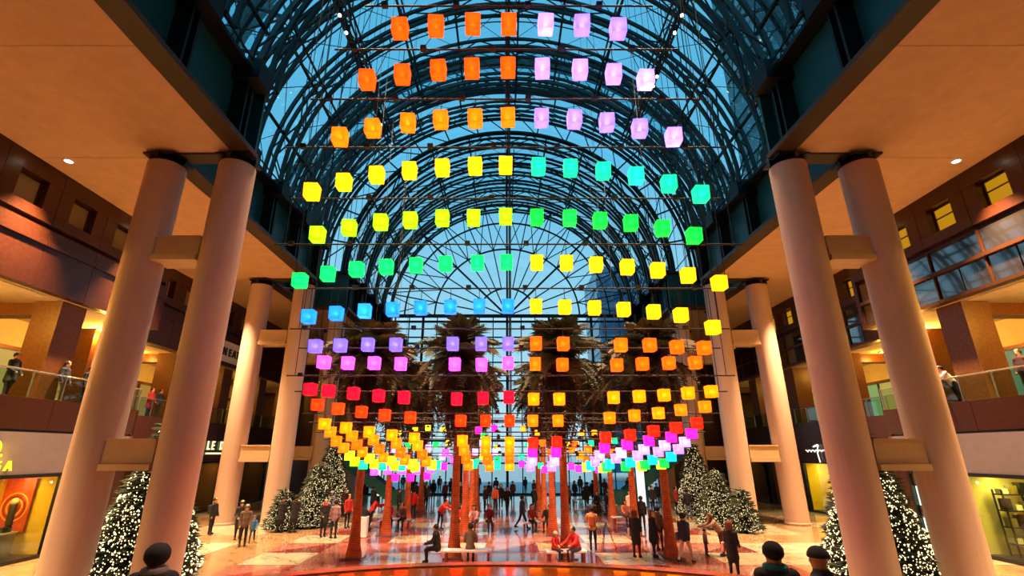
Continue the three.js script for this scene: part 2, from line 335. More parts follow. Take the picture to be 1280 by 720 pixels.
// ------------------------------------------------------------------ side walls, galleries and shops
const font = await new FontLoader().loadAsync('fonts/droid/droid_sans_bold.typeface.json');
const textG = (t, size, depth) => { const g = new TextGeometry(t, { font, size, depth, curveSegments: 4, bevelEnabled: false }); g.computeBoundingBox(); g.translate(-(g.boundingBox.min.x + g.boundingBox.max.x) / 2, 0, 0); return g; };
let winNo = 2;
const winLitMat = glow('#e8a416', 0.55), winBlind = M.blind;
const greenWin = [glow('#9fcf7a', 0.5), glow('#c9c45a', 0.6), glow('#7fb98a', 0.4)], warmWin = [glow('#d9a44a', 0.45), glow('#b8762c', 0.3), glow('#e3c060', 0.55)];
function sideWall(s) {
  const side = s < 0 ? 'left' : 'right';
  const w = struct('wall_' + side, 'brown granite wall with small square windows above the ' + side + ' gallery', 'wall');
  const segs = [[HALL.A, 6, HALL.wallStep], [HALL.B, HALL.wallStep, HALL.end]];
  for (const [L, a, b] of segs) {
    blk(w, 'backing', M.black, s * (L + 0.45), s * (L + 0.75), 10.45, 16, a, b);
    const n = Math.round((b - a) / 2.4), q = (b - a) / n;
    for (let i = 0; i < n; i++) {
      const p0 = a + q * i + 0.012, p1 = a + q * (i + 1) - 0.012, wA = (p0 + p1) / 2 - 0.62, wB = wA + 1.24;
      blk(w, 'granite_panel', M.granite, s * L, s * (L + 0.4), 14.78, 15.5, p0, p1);
      blk(w, 'granite_panel', M.granite, s * L, s * (L + 0.4), 13.58, 14.77, p0, wA);
      blk(w, 'granite_panel', M.granite, s * L, s * (L + 0.4), 13.58, 14.77, wB, p1);
      blk(w, 'granite_panel', M.granite, s * L, s * (L + 0.4), 13.12, 13.57, p0, p1);
      blk(w, 'ledge', M.granite, s * (L + 0.25), s * (L + 0.42), 12.9, 13.12, p0, p1);
      if (s < 0) {
        blk(w, 'granite_panel', M.granite, s * L, s * (L + 0.4), 12.42, 12.9, p0, p1);
        blk(w, 'stringcourse', M.granite, s * (L - 0.08), s * (L + 0.4), 12.2, 12.41, p0, p1);
        blk(w, 'granite_panel', M.granite, s * L, s * (L + 0.4), 10.45, 12.19, p0, p1);
      } else {
        blk(w, 'mirror_pane', M.mirror, s * (L + 0.1), s * (L + 0.3), 11.9, 12.88, p0 + 0.03, p1 - 0.03);
        blk(w, 'stringcourse', M.bronze, s * (L - 0.04), s * (L + 0.4), 11.72, 11.88, p0, p1);
        blk(w, 'mirror_pane', M.mirror, s * (L + 0.1), s * (L + 0.3), 10.62, 11.7, p0 + 0.03, (p0 + p1) / 2 - 0.03);
        blk(w, 'mirror_pane', M.mirror, s * (L + 0.1), s * (L + 0.3), 10.62, 11.7, (p0 + p1) / 2 + 0.03, p1 - 0.03);
        blk(w, 'bronze_rail', M.bronze, s * (L - 0.02), s * (L + 0.4), 10.45, 10.6, p0, p1);
        blk(w, 'bronze_mullion', M.bronze, s * (L + 0.02), s * (L + 0.35), 10.6, 12.9, p1 - 0.03, p1 + 0.03);
      }
      const wn = struct('window_' + winNo++, 'small square window set deep in the ' + side + ' granite wall', 'window');
      blk(wn, 'pane', s > 0 ? winLitMat : winBlind, s * (L + 0.36), s * (L + 0.4), 13.6, 14.75, wA + 0.05, wB - 0.05);
      blk(wn, 'frame', M.bronze, s * (L + 0.3), s * (L + 0.42), 13.58, 13.64, wA, wB); blk(wn, 'frame', M.bronze, s * (L + 0.3), s * (L + 0.42), 14.71, 14.77, wA, wB);
      blk(wn, 'frame', M.bronze, s * (L + 0.3), s * (L + 0.42), 13.64, 14.71, wA, wA + 0.06); blk(wn, 'frame', M.bronze, s * (L + 0.3), s * (L + 0.42), 13.64, 14.71, wB - 0.06, wB);
      if (s > 0) blk(wn, 'glazing_bar', M.bronze, s * (L + 0.31), s * (L + 0.36), 14.25, 14.3, wA, wB);
      // gallery edge
      blk(w, 'spandrel_panel', M.granite, s * L, s * (L + 0.3), 4.95, 6.16, p0, p1);
    }
    // gallery floor, ceiling and back wall
    const gal = struct('trim_' + (winNo + 100), 'lit gallery with cream ceiling and stone piers above the ' + side + ' shops', 'gallery');
    blk(gal, 'gallery_floor', S('#7a5a3c', { map: texMarble, roughness: 0.3 }), s * (L + 0.3), s * (L + 6), 5.6, 6.16, a, b);
    blk(gal, 'gallery_ceiling', M.cream, s * (L + 0.4), s * (L + 6), 10.45, 10.6, a, b);
    blk(gal, 'back_wall', M.cream, s * (L + 5.6), s * (L + 6), 5.6, 10.6, a, b);
    blk(gal, 'end_partition', M.gold, s * (L + 0.5), s * (L + 6), 5.6, 10.6, a - 0.3, a);
    const nb = Math.round((b - a) / 1.5);
    for (let i = 0; i < nb; i++) {
      const p0 = a + (b - a) * i / nb, p1 = a + (b - a) * (i + 1) / nb, set = s > 0 ? greenWin : warmWin;
      if (i % 5 !== 4) blk(gal, 'window_pane', set[(i * 5 + 1) % 3], s * (L + 5.5), s * (L + 5.58), 6.2, 8.9, p0 + 0.06, p1 - 0.06);
      blk(gal, 'mullion', M.bronze, s * (L + 5.4), s * (L + 5.6), 6.16, 9.0, p1 - 0.06, p1 + 0.06);
    }
    blk(gal, 'transom', M.bronze, s * (L + 5.4), s * (L + 5.6), 8.9, 9.1, a, b);
    for (let d = L === HALL.A ? 8.6 : 32.6; d < b - 1.2; d += 6) {
      blk(gal, 'stone_pier', M.gold, s * (L + 0.55), s * (L + 1.75), 6.16, 10.45, d, d + 1.3);
      blk(gal, 'bulkhead', M.gold, s * (L + 0.6), s * (L + 5.6), 9.9, 10.45, d + 0.3, d + 1.0);
    }
    // glass balustrade
    const rl = thing('glass_balustrade', `clear glass balustrade with steel handrail along the ${side} gallery ${L === HALL.A ? 'by the stair' : 'towards the end wall'}`, 'railing', [0, 0, 0], 0, null, 'structure');
    const np = Math.round((b - a) / 1.6);
    for (let i = 0; i < np; i++) {
      const p0 = a + (b - a) * i / np, p1 = a + (b - a) * (i + 1) / np;
      blk(rl, 'glass_panel', M.rail, s * (L + 0.12), s * (L + 0.14), 6.18, 7.16, p0 + 0.03, p1 - 0.03);
      blk(rl, 'post', M.chrome, s * (L + 0.1), s * (L + 0.16), 6.16, 7.2, p1 - 0.02, p1 + 0.02);
    }
    bar(rl, 'handrail', P(s * (L + 0.13), 7.22, a), P(s * (L + 0.13), 7.22, b), 0.07, M.chrome, rod);
    // downlights
    for (let d = a + 1.4; d < Math.min(b, 46); d += 4.6) {
      const o = thing('gallery_downlight', `round recessed ceiling light in the ${side} gallery`, 'ceiling light', [CX + s * (L + 2.9), 10.42, -d], 0, side + ' gallery ceiling lights');
      mesh(o, 'rim', new THREE.TorusGeometry(0.26, 0.04, 8, 24), M.chrome, [0, 0, 0], [Math.PI / 2, 0, 0]);
      mesh(o, 'lamp_disc', new THREE.CylinderGeometry(0.24, 0.24, 0.03, 24), lampWarm, [0, 0, 0]);
      const l = new THREE.PointLight('#ffb846', LIGHT.gallery * (L === HALL.A ? 1 : 0.22), 0, 2); l.position.set(0, -0.35, 0); l.castShadow = true; l.shadow.radius = 8; o.add(l);
    }
  }
  blk(w, 'return_wall', M.granite, s * HALL.A, s * (HALL.B + 0.8), 10.45, 15.5, HALL.wallStep - 0.25, HALL.wallStep);
  // ground floor
  const g = struct('wall_' + side + '_shops', 'ground floor shop wall with stone fascia under the ' + side + ' gallery', 'wall');
  blk(g, 'fascia', M.mauve, s * HALL.A, s * (HALL.A + 0.4), 3.26, 4.85, 6, HALL.wallStep);
  blk(g, 'dark_joint', M.black, s * (HALL.A + 0.06), s * (HALL.A + 0.4), 4.85, 4.95, 6, HALL.wallStep);
  blk(g, 'pier', M.mauve, s * HALL.A, s * (HALL.A + 0.5), 0, 3.26, 22.45, 23.2);
  blk(g, 'pier', M.granite, s * HALL.A, s * (HALL.A + 0.5), 0, 3.26, 25.4, HALL.wallStep);
  blk(g, 'return_wall', M.granite, s * HALL.A, s * (HALL.B + 0.5), 0, 6.16, HALL.wallStep - 0.2, HALL.wallStep);
  blk(g, 'dark_fascia', M.granite, s * HALL.B, s * (HALL.B + 0.4), 3.5, 4.95, HALL.wallStep, HALL.end);
  // shop boxes: opening from d0 to d1
  const kinds = s < 0
    ? [[HALL.A, 12.6, 22.4, 3.2, '#f2b21c', 'yellow lit watch shop window with round red poster'], [HALL.A, 23.3, 25.3, 3.2, '#4a2a1c', 'dark shop front beside the watch shop'],
      [HALL.B, 26.6, 30.6, 3.4, '#5c3018', 'dim brown shop front with hanging lamps'], [HALL.B, 31.6, 35.4, 3.4, '#7a3418', 'red-brown shop front glowing softly'], [HALL.B, 36.4, 40.6, 3.4, '#8a6a3a', 'food hall shop front under the small lit sign'], [HALL.B, 42, 47, 3.4, '#4a3a22', 'dim shop front far along the left wall']]
    : [[HALL.A, 12.6, 22.4, 3.2, '#f0e08a', 'pale yellow lit shop window with white shelves'], [HALL.A, 23.3, 25.3, 3.2, '#6a5a50', 'grey shop front with white light strips'],
      [HALL.B, 26.6, 30.6, 3.4, '#6a4a28', 'dim brown shop front beside the white light strips'], [HALL.B, 31.4, 38.6, 3.4, '#f2c61c', 'bright yellow shop front under script sign'], [HALL.B, 40, 43.5, 3.4, '#5c4020', 'dim brown shop front beyond the yellow shop'], [HALL.B, 44.4, 49, 3.4, '#4a3a22', 'dim shop front far along the right wall']];
  for (const [L, a, b, h, col, label] of kinds) {
    const o = thing('shop_front', label, 'shop front', [CX + s * L, 0, -(a + b) / 2], 0, null, 'structure');
    const q = (nm, mat, l0, l1, h0, h1, e0, e1) => mesh(o, nm, boxG(l1 - l0, h1 - h0, e1 - e0), mat, [s * (l0 + l1) / 2, (h0 + h1) / 2, (e0 + e1) / 2]);
    const W = (b - a) / 2, m = S(col, { roughness: 0.8 });
    q('back_wall', m, 2.6, 2.8, 0, h + 0.1, -W, W); q('side_wall', m, 0.2, 2.6, 0, h + 0.1, -W - 0.1, -W); q('side_wall', m, 0.2, 2.6, 0, h + 0.1, W, W + 0.1);
    q('shop_ceiling', M.cream, 0.2, 2.8, h + 0.02, h + 0.14, -W, W); q('plinth', M.black, 0, 2.8, 0, 0.12, -W, W);
    q('frame', M.black, -0.04, 0.16, h - 0.08, h + 0.06, -W - 0.08, W + 0.08); q('frame', M.black, -0.04, 0.16, 0, 0.14, -W - 0.08, W + 0.08);
    q('frame', M.black, -0.04, 0.16, 0.1, h, -W - 0.08, -W + 0.04); q('frame', M.black, -0.04, 0.16, 0.1, h, W - 0.04, W + 0.08);
    const np = Math.max(1, Math.round((b - a) / 5));
    for (let i = 0; i < np; i++) q('shop_window', M.rail, 0.04, 0.055, 0.14, h - 0.08, -W + 0.05 + (2 * W - 0.1) * i / np, -W + 0.05 + (2 * W - 0.1) * (i + 1) / np - 0.02);
    const bright = ['#f2b21c', '#f0e08a', '#f2c61c'].includes(col);
    q('light_strip', glow(bright ? '#ffe7a0' : '#ffb060', bright ? 5 : 2), 1.0, 1.3, h - 0.06, h - 0.01, -W + 0.3, W - 0.3);
    const l = new THREE.RectAreaLight(bright ? '#ffcf60' : '#ff9a48', bright ? LIGHT.shop : LIGHT.shop * 0.25, 0.3, 2 * W - 0.6); l.position.set(s * 1.15, h - 0.1, 0); l.rotation.x = -Math.PI / 2; o.add(l);
    if (label.includes('light strips')) for (const [y0, y1] of [[1.7, 2.55], [0.45, 1.2]]) q('light_strip', glow('#f2fff0', 2.2), 0.1, 0.18, y0, y1, -W + 0.1, -W + 0.3);
    // shelves and goods
    for (let k = 0; k < 3; k++) q('shelf', M.white, 2.1, 2.6, 0.8 + k * 0.75, 0.85 + k * 0.75, -W + 0.4, bright && s < 0 ? -W + 2 : W - 0.4);
    for (let k = 0; k < 3; k++) for (let e = -W + 0.6; e < (bright && s < 0 ? -W + 1.8 : W - 0.6); e += 0.55) {
      const hh = rr(0.15, 0.5), c = ['#b5341c', '#d9a030', '#e8e0c8', '#7a4a20', '#1c1c20', '#3c7050'][Math.floor(rnd() * 6)];
      q('goods_box', goodsMat(c), 2.2, 2.5, 0.85 + k * 0.75, 0.85 + k * 0.75 + hh, e, e + rr(0.15, 0.4));
    }
  }
}
const goods = {}; function goodsMat(c) { return goods[c] ??= S(c, { roughness: 0.6 }); }
sideWall(-1); sideWall(1);
// closing walls behind the camera and beside the end wall
{
  const b = struct('wall_back', 'plain stone wall behind the stair', 'wall');
  blk(b, 'stone_wall', M.granite, -26, 26, 0, 34, -6.6, -6);
  for (const s of [-1, 1]) blk(b, 'return_wall', M.granite, s * HALL.A, s * (HALL.A + 0.5), 0, 16, -6, 6);
  for (const s of [-1, 1]) {
    const e = struct('wall_end_' + (s < 0 ? 'left' : 'right'), `dark stone wall beside the ${s < 0 ? 'left' : 'right'} edge of the glass end wall`, 'wall');
    blk(e, 'stone_wall', M.granite, s * HALL.R2, s * 29, 0, 16.2, HALL.end - 0.3, HALL.end + 0.3);
    blk(e, 'dark_bulkhead', M.black, s * 10.6, s * 17, 12.2, 15.4, 50.4, 50.9);
  }
}

// ------------------------------------------------------------------ glass end wall with fan light
{
  const g = struct('window_1', 'tall gridded glass end wall under a half round fan light', 'window');
  const d = HALL.end, sp = HALL.spring, R = HALL.R2;
  const at = (r, a) => V(CX + r * Math.cos(a), sp + r * Math.sin(a), -d);
  const rings = [3.3, 8.2, 11.6, R - 0.15];
  for (const r of rings) mesh(g, 'ring_bar', arcG(r, 0, Math.PI, 48, 0.16, 0.16), M.steel, [CX, sp, -d]);
  for (let k = 0; k <= 16; k++) {
    const a = Math.PI * k / 16;
    bar(g, 'spoke', at(k % 2 ? 3.3 : 0.2, a), at(R, a), k % 4 === 0 ? 0.2 : 0.12, M.steel);
    if (k < 16) {
      const b = Math.PI * (k + 1) / 16;
      bar(g, 'lattice_bar', at(8.2, a), at(R, b), 0.09, M.steel); bar(g, 'lattice_bar', at(8.2, b), at(R, a), 0.09, M.steel);
      for (const [r0, r1] of [[0.05, 3.3], [3.3, 8.2], [8.2, R]]) mesh(g, 'glass_pane', sectorG(r0, r1, 0, Math.PI / 16, 2, 0.015), M.glass, [CX, sp, -d - 0.06], [0, 0, a]);
    }
  }
  for (const [h, t] of [[18.65, 0.34], [18.0, 0.22], [16.2, 0.14], [15.5, 0.2], [13.4, 0.14], [11.4, 0.14], [9.3, 0.2], [7.2, 0.14], [5.2, 0.2], [3.0, 0.16], [0.08, 0.16]]) bar(g, 'transom', P(-R, h, d), P(R, h, d), t, M.steel);
  const hs = [0.16, 3.0, 5.2, 7.2, 9.3, 11.4, 13.4, 15.5, 18.0];
  for (let i = -9; i <= 9; i++) {
    const l = i * R / 9;
    bar(g, 'mullion', P(l, 0, d), P(l, sp, d), i % 3 === 0 ? 0.26 : 0.11, M.steel);
    if (i < 9) for (let k = 0; k + 1 < hs.length; k++) blk(g, 'glass_pane', M.glass, l + 0.04, l + R / 9 - 0.04, hs[k] + 0.05, hs[k + 1] - 0.05, d + 0.05, d + 0.065);
  }
}

// ------------------------------------------------------------------ lanterns on rails
// each row: pixel places [x, y] of its lanterns, left colour and right colour
const LC = {
  vermilion: [1.0, 0.13, 0.012], orange: [1.0, 0.24, 0.012], tangerine: [1.0, 0.30, 0.012], amber: [1.0, 0.42, 0.015], gold: [1.0, 0.55, 0.01], yellow: [1.0, 0.78, 0.02], lemon: [0.98, 0.9, 0.06],
  lime: [0.62, 0.9, 0.02], green: [0.03, 0.72, 0.16], mint: [0.02, 0.8, 0.33], turquoise: [0.03, 0.76, 0.55], cyan: [0.02, 0.72, 0.75], blue: [0.06, 0.5, 0.95], lavender: [0.62, 0.46, 0.98], lilac: [0.70, 0.52, 0.95],
  violet: [0.42, 0.32, 0.95], orchid: [0.86, 0.28, 0.86], magenta: [0.88, 0.06, 0.66], crimson: [0.92, 0.02, 0.07], scarlet: [0.98, 0.06, 0.02], pearl: [0.74, 0.6, 0.98],
};
const shadeMat = {}, bulbMat = {};
for (const k in LC) {
  const c = new THREE.Color().setRGB(...LC[k]);
  const peak = Math.max(...LC[k]), e = new THREE.Color().setRGB(...LC[k].map((q) => q * 0.62 * (1 + (/crimson|magenta|scarlet|vermilion|orchid/.test(k) ? 8 : 2.2) * Math.pow(q / peak, 8)))); // LEDs far brighter in their own hue
  shadeMat[k] = PH(c, { transmission: 0.55, thickness: 0, roughness: 0.95, emissive: e, emissiveIntensity: 1, specularIntensity: 0.2 });
  bulbMat[k] = S('#222', { emissive: c.clone().lerp(new THREE.Color(1, 0.95, 0.9), 0.2), emissiveIntensity: 26 });
}
const LS = 0.33, LW = 0.305;
const shadeG = (() => {                                        // softly tapered box with rounded edges
  const g = new RoundedBoxGeometry(LW, LS, LS * 0.86, 1, 0.016), p = g.attributes.position;
  for (let i = 0; i < p.count; i++) { const k = 1 - 0.05 * (p.getY(i) / LS - 0.5) * -1; p.setXYZ(i, p.getX(i) * k, p.getY(i), p.getZ(i) * k); }
  g.computeVertexNormals(); return g;
})();
const bulbG = new THREE.SphereGeometry(0.045, 7, 5), capG = new THREE.CylinderGeometry(0.05, 0.07, 0.05, 10);
const ord = ['topmost', 'second-highest', 'third-highest', 'fourth-highest', 'fifth-highest', 'sixth-highest', 'seventh-highest', 'eighth-highest', 'ninth-highest', 'tenth-highest', 'eleventh-highest', 'twelfth-highest', 'thirteenth-highest', 'fourteenth-highest', 'fifteenth-highest', 'sixteenth-highest', 'seventeenth-highest', 'eighteenth-highest', 'nineteenth-highest', 'twentieth-highest', 'twenty-first-highest', 'twenty-second-highest', 'twenty-third-highest', 'twenty-fourth-highest', 'twenty-fifth-highest'];
let lanternNo = 0;
function lantern(p, col, railY, label, group) {
  const o = thing('lantern', label, 'lantern', [p.x, p.y, p.z], rr(-0.05, 0.05), group);
  mesh(o, 'shade', shadeG, shadeMat[col]);
  mesh(o, 'bulb', bulbG, bulbMat[col]);
  mesh(o, 'cap', capG, M.wire, [0, LS / 2 + 0.025, 0]);
  const top = LS / 2 + 0.05, len = Math.max(0.05, railY - 0.02 - p.y - top);
  bar(o, 'cord', V(0, top, 0), V(0, top + len, 0), 0.014, M.wire);
  if (lanternNo++ % 11 === 4) {
    const l = new THREE.PointLight(new THREE.Color().setRGB(...LC[col]), LIGHT.lantern, 0, 2); l.position.set(0, -0.02, 0.01); l.castShadow = true; l.shadow.radius = 5; o.add(l);
  }
  return o;
}
const rows = [
  [7.5, 'orange', 'lavender', [[500, 36], [545, 33], [591, 30.5], [636, 30.5]], [[682, 31], [727.5, 32], [772.5, 36.5]]],
  [8.01, 'orange', 'lilac', [[459, 100], [503, 93.5], [548, 88], [590, 86], [635, 85]], [[678, 86], [725, 87.5], [767, 93], [807, 100]]],
  [8.72, 'amber', 'lavender', [[425, 171.5], [466, 160.5], [510, 154], [551, 150], [594, 148.5], [635, 147]], [[677, 148], [718, 149.5], [758.5, 153.5], [799.5, 161], [842, 171.5]]],
  [9.47, 'yellow', 'turquoise', [[390, 240], [430, 228], [471, 219], [512, 213.5], [553, 210], [594, 208], [632, 207]], [[673, 208.5], [713, 210.5], [754, 214], [795, 220], [836, 230], [876, 243]]],
  [10.2, 'lime', 'green', [[397, 293.5], [436.5, 285], [476, 278], [513, 275.5], [553, 273], [592, 272.5], [632, 271]], [[671, 272], [712, 273], [750, 276], [788.5, 279], [828, 285.5], [867.5, 295]]],
  [11.0, 'mint', 'yellow', [[375, 351], [410, 342.5], [446, 337], [483, 334], [520, 332], [557, 330], [597, 329], [633, 328]], [[671, 328.5], [708, 329], [745, 331], [784, 334], [822, 338], [860, 344.5], [899, 354]]],
  [11.8, 'blue', 'yellow', [[386, 396], [420.5, 392], [456, 389], [491, 387], [526, 385], [563, 384], [599, 383], [635, 383]], [[670, 383], [706, 384], [743, 385], [779.5, 387], [817, 390], [851, 394], [891, 409.5]]],
  [12.6, 'violet', 'tangerine', [[394.5, 433], [425.5, 432], [460, 431], [495, 431], [566, 430], [601.5, 430], [635, 430]], [[670, 429.5], [704, 430], [776, 431.5], [812, 431.5], [846, 434], [880, 435]]],
  [13.35, 'orchid', 'tangerine', [[405, 453], [435, 454], [468, 454], [501, 455], [568.5, 455.5], [602, 456], [635, 454]], [[669, 455], [703, 456], [771, 456.5], [803, 455], [836, 454], [869, 453.5]]],
  [14.2, 'crimson', 'gold', [[388, 487], [411, 489], [442, 492], [473.5, 495], [505, 497], [571, 499], [604, 498], [636, 497]], [[667, 499], [699, 499], [767, 497], [799, 495.5], [830, 494], [860, 491.5], [889, 489.5]]],
  [15.1, 'vermilion', 'amber', [[397, 506], [423, 511], [452, 515], [481, 519], [513, 522], [576, 526], [607, 526], [637, 526]], [[666, 526], [697.5, 526], [762, 522.5], [793, 519.5], [823, 516.5], [851, 512.5], [881, 508.5]]],
  [15.9, 'gold', 'scarlet', [[406, 530], [432.5, 535], [461.5, 540], [490, 544], [518, 548], [578, 551], [607.5, 552.5], [637, 553]], [[666, 554], [696, 552.5], [757, 547.5], [787.5, 544], [817, 539], [845, 535], [871, 529]]],
  [16.6, 'amber', 'magenta', [[413, 540], [440, 545], [467, 550], [495.5, 554.5], [522, 557], [580, 562.5], [607, 563], [637, 563]], [[665.5, 565], [695, 565], [755.5, 560], [784, 556], [811, 551], [839, 546.5], [864.5, 542]]],
  [17.3, 'tangerine', 'pearl', [[420.5, 551.5], [446, 556], [474, 561], [501, 565.5], [528, 568], [582.5, 573], [609, 574], [637, 573]], [[665.5, 575.5], [693, 575.5], [749.5, 569.5], [776.5, 566], [805, 562], [831, 557], [856, 552.5]]],
  [18.05, 'amber', 'lavender', [[430, 560], [453, 565], [479, 572], [506, 575], [533, 577], [585.5, 581.5], [612, 583], [637, 582]], [[663, 583], [689.5, 583], [744, 577], [770, 573], [797, 569.5], [823, 565], [848, 561.5]]],
  [18.75, 'lemon', 'cyan', [[437, 569.5], [462, 573], [489, 576], [515, 580], [540, 581]], [[738, 582], [762, 580], [788, 578], [816, 575], [839, 571]]],
  [19.4, 'lime', 'green', [[443.5, 577], [468, 580], [493, 582], [519, 584]], [[758, 584], [782, 583], [806, 581], [830, 579]]],
  [20.1, 'turquoise', 'lemon', [[454, 581], [478, 582], [502, 583], [546, 581], [592, 580], [621, 581]], [[733, 584], [753, 585], [802, 583], [826, 581]]],
  [22.8, 'orchid', 'amber', [[468, 589], [485, 588], [503, 588], [521, 588], [538, 587], [557, 566], [561, 574]], [[712, 562], [722, 569], [731, 562], [742, 570], [752, 560], [764, 566]]],
  [24.6, 'magenta', 'orange', [[494, 597], [513.5, 597], [534, 595], [555, 583], [598, 538], [618, 536]], [[678, 554], [681, 566], [719, 556], [733, 574], [755, 552]]],
  [26.6, 'pearl', 'magenta', [[487, 563], [536, 560], [553, 571], [594, 565], [597, 554], [619, 565], [619, 553]], [[652, 580], [714, 583], [722, 586], [748, 587], [687, 587]]],
  [29.4, 'mint', 'turquoise', [[510, 557], [545, 556], [594, 577], [622, 574], [600, 545]], [[652, 571], [653, 557], [681, 582], [720, 555], [739, 554], [773, 551]]],
  [31.8, 'lemon', 'gold', [[506, 541], [519, 537], [535, 535], [554, 537], [557, 554], [603, 571], [621, 560]], [[654, 536], [673, 541], [709, 556], [727, 541], [743, 541], [682, 572], [757, 577]]],
];
const cn = { gold: 'golden yellow', lemon: 'pale lemon', mint: 'mint green', blue: 'sky blue', pearl: 'pearly white', lilac: 'bright lilac' };
rows.forEach(([d, cl, cr, L, Rr], i) => {
  const pts = [...L.map((p) => [p, cl]), ...Rr.map((p) => [p, cr])].map(([p, c]) => [atDepth(p[0], p[1], d), c]);
  if (i >= 17) for (let a = 0; a < pts.length; a++) {          // keep lanterns clear of each other and of the trunks
    for (const tx of [-6.15, -2.05, 2.55, 6.85]) if (Math.abs(pts[a][0].x - tx) < 0.45) pts[a][0].x = tx + (pts[a][0].x < tx ? -0.46 : 0.46);
    for (let b = 0; b < a; b++) { const q = pts[a][0], w = pts[b][0]; if (Math.abs(q.x - w.x) < 0.36 && Math.abs(q.y - w.y) < 2.2) q.x = w.x + (q.x < w.x ? -0.37 : 0.37); }
  }
  const hi = Math.max(...pts.map(([p]) => p.y)), x0 = Math.min(...pts.map(([p]) => p.x)) - 0.75, x1 = Math.max(...pts.map(([p]) => p.x)) + 0.75, y = hi + (i < 7 ? 0.48 : i < 11 ? 0.4 : i < 18 ? 0.3 : 0.5);
  const r = thing('lantern_rail', `thin dark ${ord[i]} rail with ${cn[cl] ?? cl} and ${cn[cr] ?? cr} lanterns`, 'rail', [0, y, -d], 0, 'lantern rails', 'thing');
  delete r.userData.kind;
  bar(r, 'pipe', V(x0, 0, 0), V(x1, 0, 0), 0.04, M.railPipe, rod);
  for (let x = x0 + 0.4; x < x1; x += 1.45) mesh(r, 'driver_box', boxG(0.12, 0.1, 0.1), M.wire, [x, 0.03, 0]);
  const roof = (x) => { const R = d < HALL.d1 ? HALL.R1 : d < HALL.d2 ? HALL.R2 : HALL.R3; const q = R + 0.118; return HALL.spring + Math.sqrt(Math.max(0, q * q - (x - CX) ** 2)); };
  for (const x of i < 18 ? [x0 + 0.25, (x0 + x1) / 2, x1 - 0.25] : [x0 + 0.25, x1 - 0.25]) bar(r, 'suspension_cable', V(x, 0, 0), V(x, roof(x) - y, 0), 0.016, M.wire);
  for (const [p, c] of pts) lantern(p, c, y, `glowing ${cn[c] ?? c} box lantern hanging from the ${ord[i]} rail`, `${cn[c] ?? c} lanterns on the ${ord[i]} rail`);
});

// ------------------------------------------------------------------ palms
const barkMat = S('#d2581e', { map: texBark, roughness: 0.85 });
const frondMats = ['#3a3514', '#463a17', '#2f3414', '#553e1a'].map((c) => PH(c, { roughness: 0.8, transmission: 0.15, thickness: 0 }));
const trunkG = (() => {
  const pts = []; for (let i = 0; i <= 40; i++) { const y = i / 40 * 8.2, fl = 0.17 * Math.exp(-y * 1.6), ring = 0.006 * (i % 2); pts.push(new THREE.Vector2(0.165 + fl + ring - y * 0.003, y)); }
  const g = new THREE.LatheGeometry(pts, 18), uv = g.attributes.uv; for (let i = 0; i < uv.count; i++) uv.setY(i, uv.getY(i) * 8); return g;
})();
function frondG(len, droop, seedv) {
  // rib curving up then down, with narrow leaflets on both sides
  const pos = [], idx = []; let sd = seedv; const r = () => { sd = (sd * 16807) % 2147483647; return sd / 2147483647; };
  const n = 17, rib = (t) => V(0, Math.sin(t * 2.0) * len * 0.28 - droop * t * t * len, t * len * 0.92);
  const tri = (a, b, c) => { const k = pos.length / 3; pos.push(...a.toArray(), ...b.toArray(), ...c.toArray()); idx.push(k, k + 1, k + 2); };
  for (let i = 0; i < n; i++) {
    const t = i / n, a = rib(t), b = rib(t + 1 / n), w = 0.028 * (1 - t * 0.7);
    tri(a.clone().add(V(w, 0, 0)), b.clone().add(V(w, 0, 0)), a.clone().add(V(-w, 0, 0))); tri(b.clone().add(V(w, 0, 0)), b.clone().add(V(-w, 0, 0)), a.clone().add(V(-w, 0, 0)));
    if (i < 1) continue;
    for (const s of [-1, 1]) for (let q = 0; q < 2; q++) {
      const o = a.clone().lerp(b, q * 0.5), L = len * 0.36 * Math.sin(Math.PI * Math.min(1, 0.18 + t * 0.86)) * (0.75 + 0.5 * r()), tip = o.clone().add(V(s * L * 0.82, -L * (0.25 + 0.3 * r()), L * (0.42 + 0.2 * r())));
      const mid = o.clone().lerp(tip, 0.45).add(V(0, L * 0.08, 0.05)), e = V(0, 0.014, 0.062);
      tri(o.clone().sub(e), mid.clone().add(e), o.clone().add(e)); tri(o.clone().sub(e), mid.clone().sub(e), mid.clone().add(e)); tri(mid.clone().sub(e), tip, mid.clone().add(e));
    }
  }
  const g = new THREE.BufferGeometry(); g.setAttribute('position', new THREE.Float32BufferAttribute(pos, 3)); g.setIndex(idx); const f = g.toNonIndexed(); f.computeVertexNormals(); return f;
}
const fronds = [frondG(2.1, 0.35, 11), frondG(2.3, 0.6, 23), frondG(2.0, 0.9, 37), frondG(1.7, 1.35, 51)];
const dead = frondG(1.9, 1.6, 77);
const baseMat = PH('#6c6a70', { map: texMarble, roughness: 0.2, clearcoat: 0.6 });
